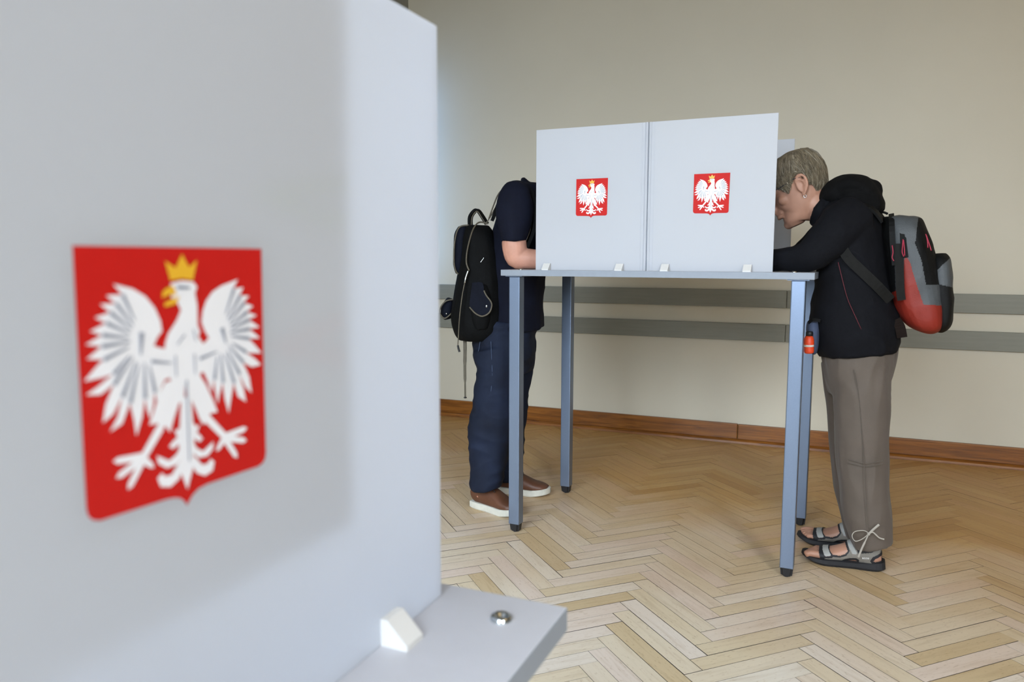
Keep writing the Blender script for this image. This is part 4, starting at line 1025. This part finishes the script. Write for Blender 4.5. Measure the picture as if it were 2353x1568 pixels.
def shoe(h, a, root, L=0.265):
    M = Matrix.Translation(h) @ Matrix.Rotation(a, 4, 'Z'); k = L / 0.28
    s_ = [(0.004, 0.024), (0.012, 0.032), (0.05, 0.038), (0.10, 0.038), (0.16, 0.045), (0.20, 0.050), (0.24, 0.046), (0.266, 0.032), (0.279, 0.010)]
    oc = crom(s_, 3); ring = [(x * k, y) for x, y in oc] + [(x * k, -y) for x, y in reversed(oc)]
    V, F = [], []; n = len(ring)
    for lv, (z, q) in enumerate(((0.0, 0.95), (0.004, 1.0), (0.026, 1.0), (0.028, 0.96))):
        for x, y in ring:
            V.append(M @ Vector((0.14 * k + (x - 0.14 * k) * q, y * q, z + 0.010 * max(0, x / k - 0.2) / 0.08)))
    for lv in range(3):
        for i in range(n): F.append((lv * n + i, lv * n + (i + 1) % n, lv * n + n + (i + 1) % n, lv * n + n + i))
    F.append(tuple(range(n))); F.append(tuple(range(3 * n, 4 * n)))
    up_ = fused('shoe', xf(loft_data([(0.008 * k, 0, 0.050, 0.026, 0.024), (0.03 * k, 0, 0.056, 0.040, 0.033), (0.075 * k, 0, 0.062, 0.047, 0.036), (0.12 * k, 0, 0.055, 0.042, 0.038), (0.16 * k, 0, 0.046, 0.034, 0.042), (0.20 * k, 0, 0.038, 0.026, 0.046), (0.24 * k, 0, 0.034, 0.021, 0.042), (0.268 * k, 0, 0.032, 0.012, 0.024)], 20, 4, 2.3), M), 0.004, 3)
    sh_ = obj('shoe', up_, M_SHOE, root, True)
    part('sole', (V, F), M_SOLE, sh_, False)
    for x, z in ((0.115, 0.0985), (0.135, 0.090), (0.155, 0.081)):
        part('lace', tube_data([M @ Vector((x * k - 0.008, -0.020, z - 0.012)), M @ Vector((x * k, 0, z)), M @ Vector((x * k - 0.008, 0.020, z - 0.012))], 0.0022, 6), M_LACE, sh_)
    part('lace', tube_data([M @ Vector(p) for p in ((0.11 * k, -0.004, 0.102), (0.13 * k, -0.022, 0.108), (0.155 * k, -0.024, 0.088), (0.14 * k, -0.02, 0.092), (0.115 * k, -0.006, 0.102))], 0.0016, 6), M_LACE, sh_)
shoe(NH, NA, MP, 0.255); shoe(FH, FA, MP, 0.268)
def mtp(pts, r, name, mt, root): return part(name, tube_data(smooth_pts([P(*p) for p in pts], 4), r, 6, 1), mt, root)
mtp([(1128, 785, 2.755), (1130, 830, 2.748), (1131, 870, 2.744), (1128, 900, 2.744)], 0.0012, 'seam', M_JEANS_SEAM, jn)
mtp([(1104, 778, 2.80), (1101, 800, 2.80), (1096, 818, 2.805)], 0.0012, 'pocket_seam', M_JEANS_SEAM, jn)

# ------------------------------------------------------------------ navy canvas rucksack
RK = thing('backpack', 'dark navy canvas rucksack with olive piping, hanging strap and side pockets', 'backpack', P(1085, 778, 2.95))
YB = 2.93
rb = [sec2((1074, 526), (1122, 514), YB, .09), sec2((1066, 545), (1136, 535), YB, .13), sec2((1060, 590), (1150, 585), YB, .155), sec2((1052, 635), (1160, 635), YB, .17), sec2((1044, 680), (1166, 680), YB, .18), sec2((1038, 725), (1166, 725), YB, .18), sec2((1044, 758), (1160, 758), YB, .17), sec2((1054, 778), (1140, 776), YB, .14)]
me = fused('pack', loft_data(rb, 26, 4, 2.6, adir=ME), 0.006, 3); wrinkle(me, 0.003, 10, (1, 1, 1), 7.0)
obj('main_bag', me, M_PKBLACK, RK, True)
lid = [sec2((1054, 524), (1080, 518), 2.96, .09, TA), sec2((1045, 545), (1080, 535), 2.96, .105, TA), sec2((1043, 580), (1077, 575), 2.96, .11, TA), sec2((1042, 608), (1073, 608), 2.96, .11, TA), sec2((1048, 627), (1070, 632), 2.96, .09, TA)]
me = fused('lid', loft_data(lid, 22, 4, 2.4, adir=ME), 0.005, 3)
obj('lid_pocket', me, M_PKNAVY, RK, True)
rp = [sec2((1026, 686), (1050, 690), 2.97, .05, .2), sec2((1013, 704), (1048, 708), 2.97, .07, .2), sec2((1012, 720), (1046, 724), 2.97, .07, .2), sec2((1020, 731), (1042, 734), 2.97, .05, .2)]
me = fused('rear', loft_data(rp, 18, 4, 2.3), 0.005, 2)
obj('rear_pocket', me, M_PKNAVY, RK, True)
YS = 2.735
spk = [sec2((1088, 655), (1122, 655), 2.775, .03), sec2((1080, 690), (1130, 690), 2.77, .036), sec2((1082, 730), (1128, 730), 2.77, .036), sec2((1090, 755), (1122, 755), 2.775, .03)]
me = fused('side', loft_data(spk, 18, 4, 2.6), 0.005, 2)
obj('side_pocket', me, M_PKBLACK, RK, True)
fl = [(1085, 650), (1108, 650), (1113, 672), (1122, 684), (1130, 700), (1126, 717), (1108, 727), (1090, 718), (1079, 705), (1081, 680)]
flp = crom(fl + fl[:1], 3)[:-1]
V = [P(x, y, YS - 0.010) for x, y in flp] + [P(x, y, YS - 0.002) for x, y in flp]; n = len(flp)
part('pocket_flap', (V, [tuple(range(n)), tuple(reversed(range(n, 2 * n)))] + [(k, (k + 1) % n, n + (k + 1) % n, n + k) for k in range(n)]), M_PKNAVY, RK, False)
def rpipe(pts, r=0.0032, name='piping', mt=M_PIPE): return part(name, tube_data(smooth_pts([P(*p) for p in pts], 5), r, 8, 1), mt, RK)
rpipe([(1112, 668, YS - .011), (1118, 680, YS - .011), (1127, 692, YS - .011), (1130, 703, YS - .011), (1124, 719, YS - .011), (1108, 727, YS - .011), (1092, 720, YS - .011), (1079, 706, YS - .011)])
rpipe([(1078, 518, 2.87), (1060, 520, 2.87), (1051, 530, 2.868), (1045, 555, 2.862), (1043, 590, 2.86), (1045, 615, 2.862), (1052, 629, 2.866), (1068, 634, 2.87)])
rpipe([(1122, 514, 2.84), (1102, 511, 2.84), (1090, 522, 2.82), (1081, 545, 2.80), (1073, 580, 2.778), (1072, 605, 2.765), (1078, 622, 2.76)])
rpipe([(1046, 688, 2.90), (1025, 692, 2.90), (1013, 706, 2.90), (1011, 720, 2.90), (1022, 732, 2.90), (1040, 718, 2.90), (1052, 707, 2.88)], 0.003)
part('button', ball(P(1118, 704, YS - .012), 0.006, 12, (0.7, 0.5, 1.0)), M_STEEL, RK)
part('button', ball(P(1026, 721, 2.895), 0.004), M_STEEL, RK)
part('grab_handle', strap_data(smooth_pts([P(1081, 522, 2.93), P(1081, 500, 2.93), P(1090, 486, 2.93), P(1098, 484, 2.93), P(1108, 497, 2.93), P(1119, 515, 2.93)], 5), 0.030, 0.011, (MV + ME * 0.35)), M_PKBLACK, RK, False)
rpipe([(1083, 520, 2.91), (1084, 502, 2.91), (1091, 489, 2.91), (1098, 487, 2.91), (1106, 499, 2.91), (1117, 516, 2.91)], 0.0025)
part('strap_ring', tube_data([P(1126, 497, 2.83), P(1131, 494, 2.83), P(1133, 500, 2.83), P(1128, 506, 2.83), P(1124, 503, 2.83), P(1126, 497, 2.83)], 0.002, 6), M_STEEL, RK)
part('strap_tab', strap_data(smooth_pts([P(1116, 514, 2.85), P(1124, 503, 2.84), P(1138, 478, 2.82)], 4), 0.018, 0.004, MV), M_PIPE, RK, False)
sp_ = smooth_pts([P(1132, 505, 2.80), P(1143, 474, 2.785), P(1155, 447, 2.775), P(1174, 431, 2.77), P(1195, 422, 2.77), P(1214, 432, 2.765), P(1225, 455, 2.75), P(1230, 490, 2.735), P(1226, 530, 2.73), P(1210, 570, 2.73)], 4)
part('shoulder_strap', strap_data(sp_, 0.05, 0.013, MV), M_PKBLACK, RK, False)
part('piping', tube_data([p + Vector((-0.004, -0.027, 0.002)) for p in sp_], 0.0028, 6, 1), M_PIPE, RK)
sp2 = smooth_pts([P(1150, 500, 3.06), P(1172, 445, 3.07), P(1205, 424, 3.07), P(1240, 440, 3.07), P(1250, 490, 3.10), P(1240, 560, 3.125), P(1150, 720, 3.06)], 4)
part('shoulder_strap', strap_data(sp2, 0.05, 0.007, MV), M_PKBLACK, RK, False)
rpipe([(1112, 592, 2.77), (1108, 598, 2.768), (1104, 603, 2.766)], 0.0022, 'zip_pull', M_STEEL)
rpipe([(1076, 622, 2.755), (1070, 640, 2.755), (1068, 652, 2.75)], 0.004, 'buckle', M_STEEL)
rpipe([(1068, 650, 2.745), (1062, 680, 2.735), (1056, 730, 2.735), (1053, 780, 2.74), (1052, 794, 2.74)], 0.0022, 'drawcord')
rpipe([(1052, 794, 2.74), (1054, 803, 2.74), (1056, 809, 2.74)], 0.0042, 'cord_toggle', M_RUBBER)
q = smooth_pts([P(1068, 770, 2.86), P(1068.5, 800, 2.855), P(1068, 840, 2.855), P(1068.5, 880, 2.855), P(1069, 912, 2.855)], 4)
part('hanging_strap', strap_data(q, [0.015] * 5 + [0.014] * 3 + [0.011] * 4 + [0.006] * 5, 0.003, (1, 0, 0)), M_PIPE, RK, False)
part('strap_end', ball(P(1069, 914, 2.855), 0.006, 10, (1.1, 0.8, 0.6)), M_RUBBER, RK)
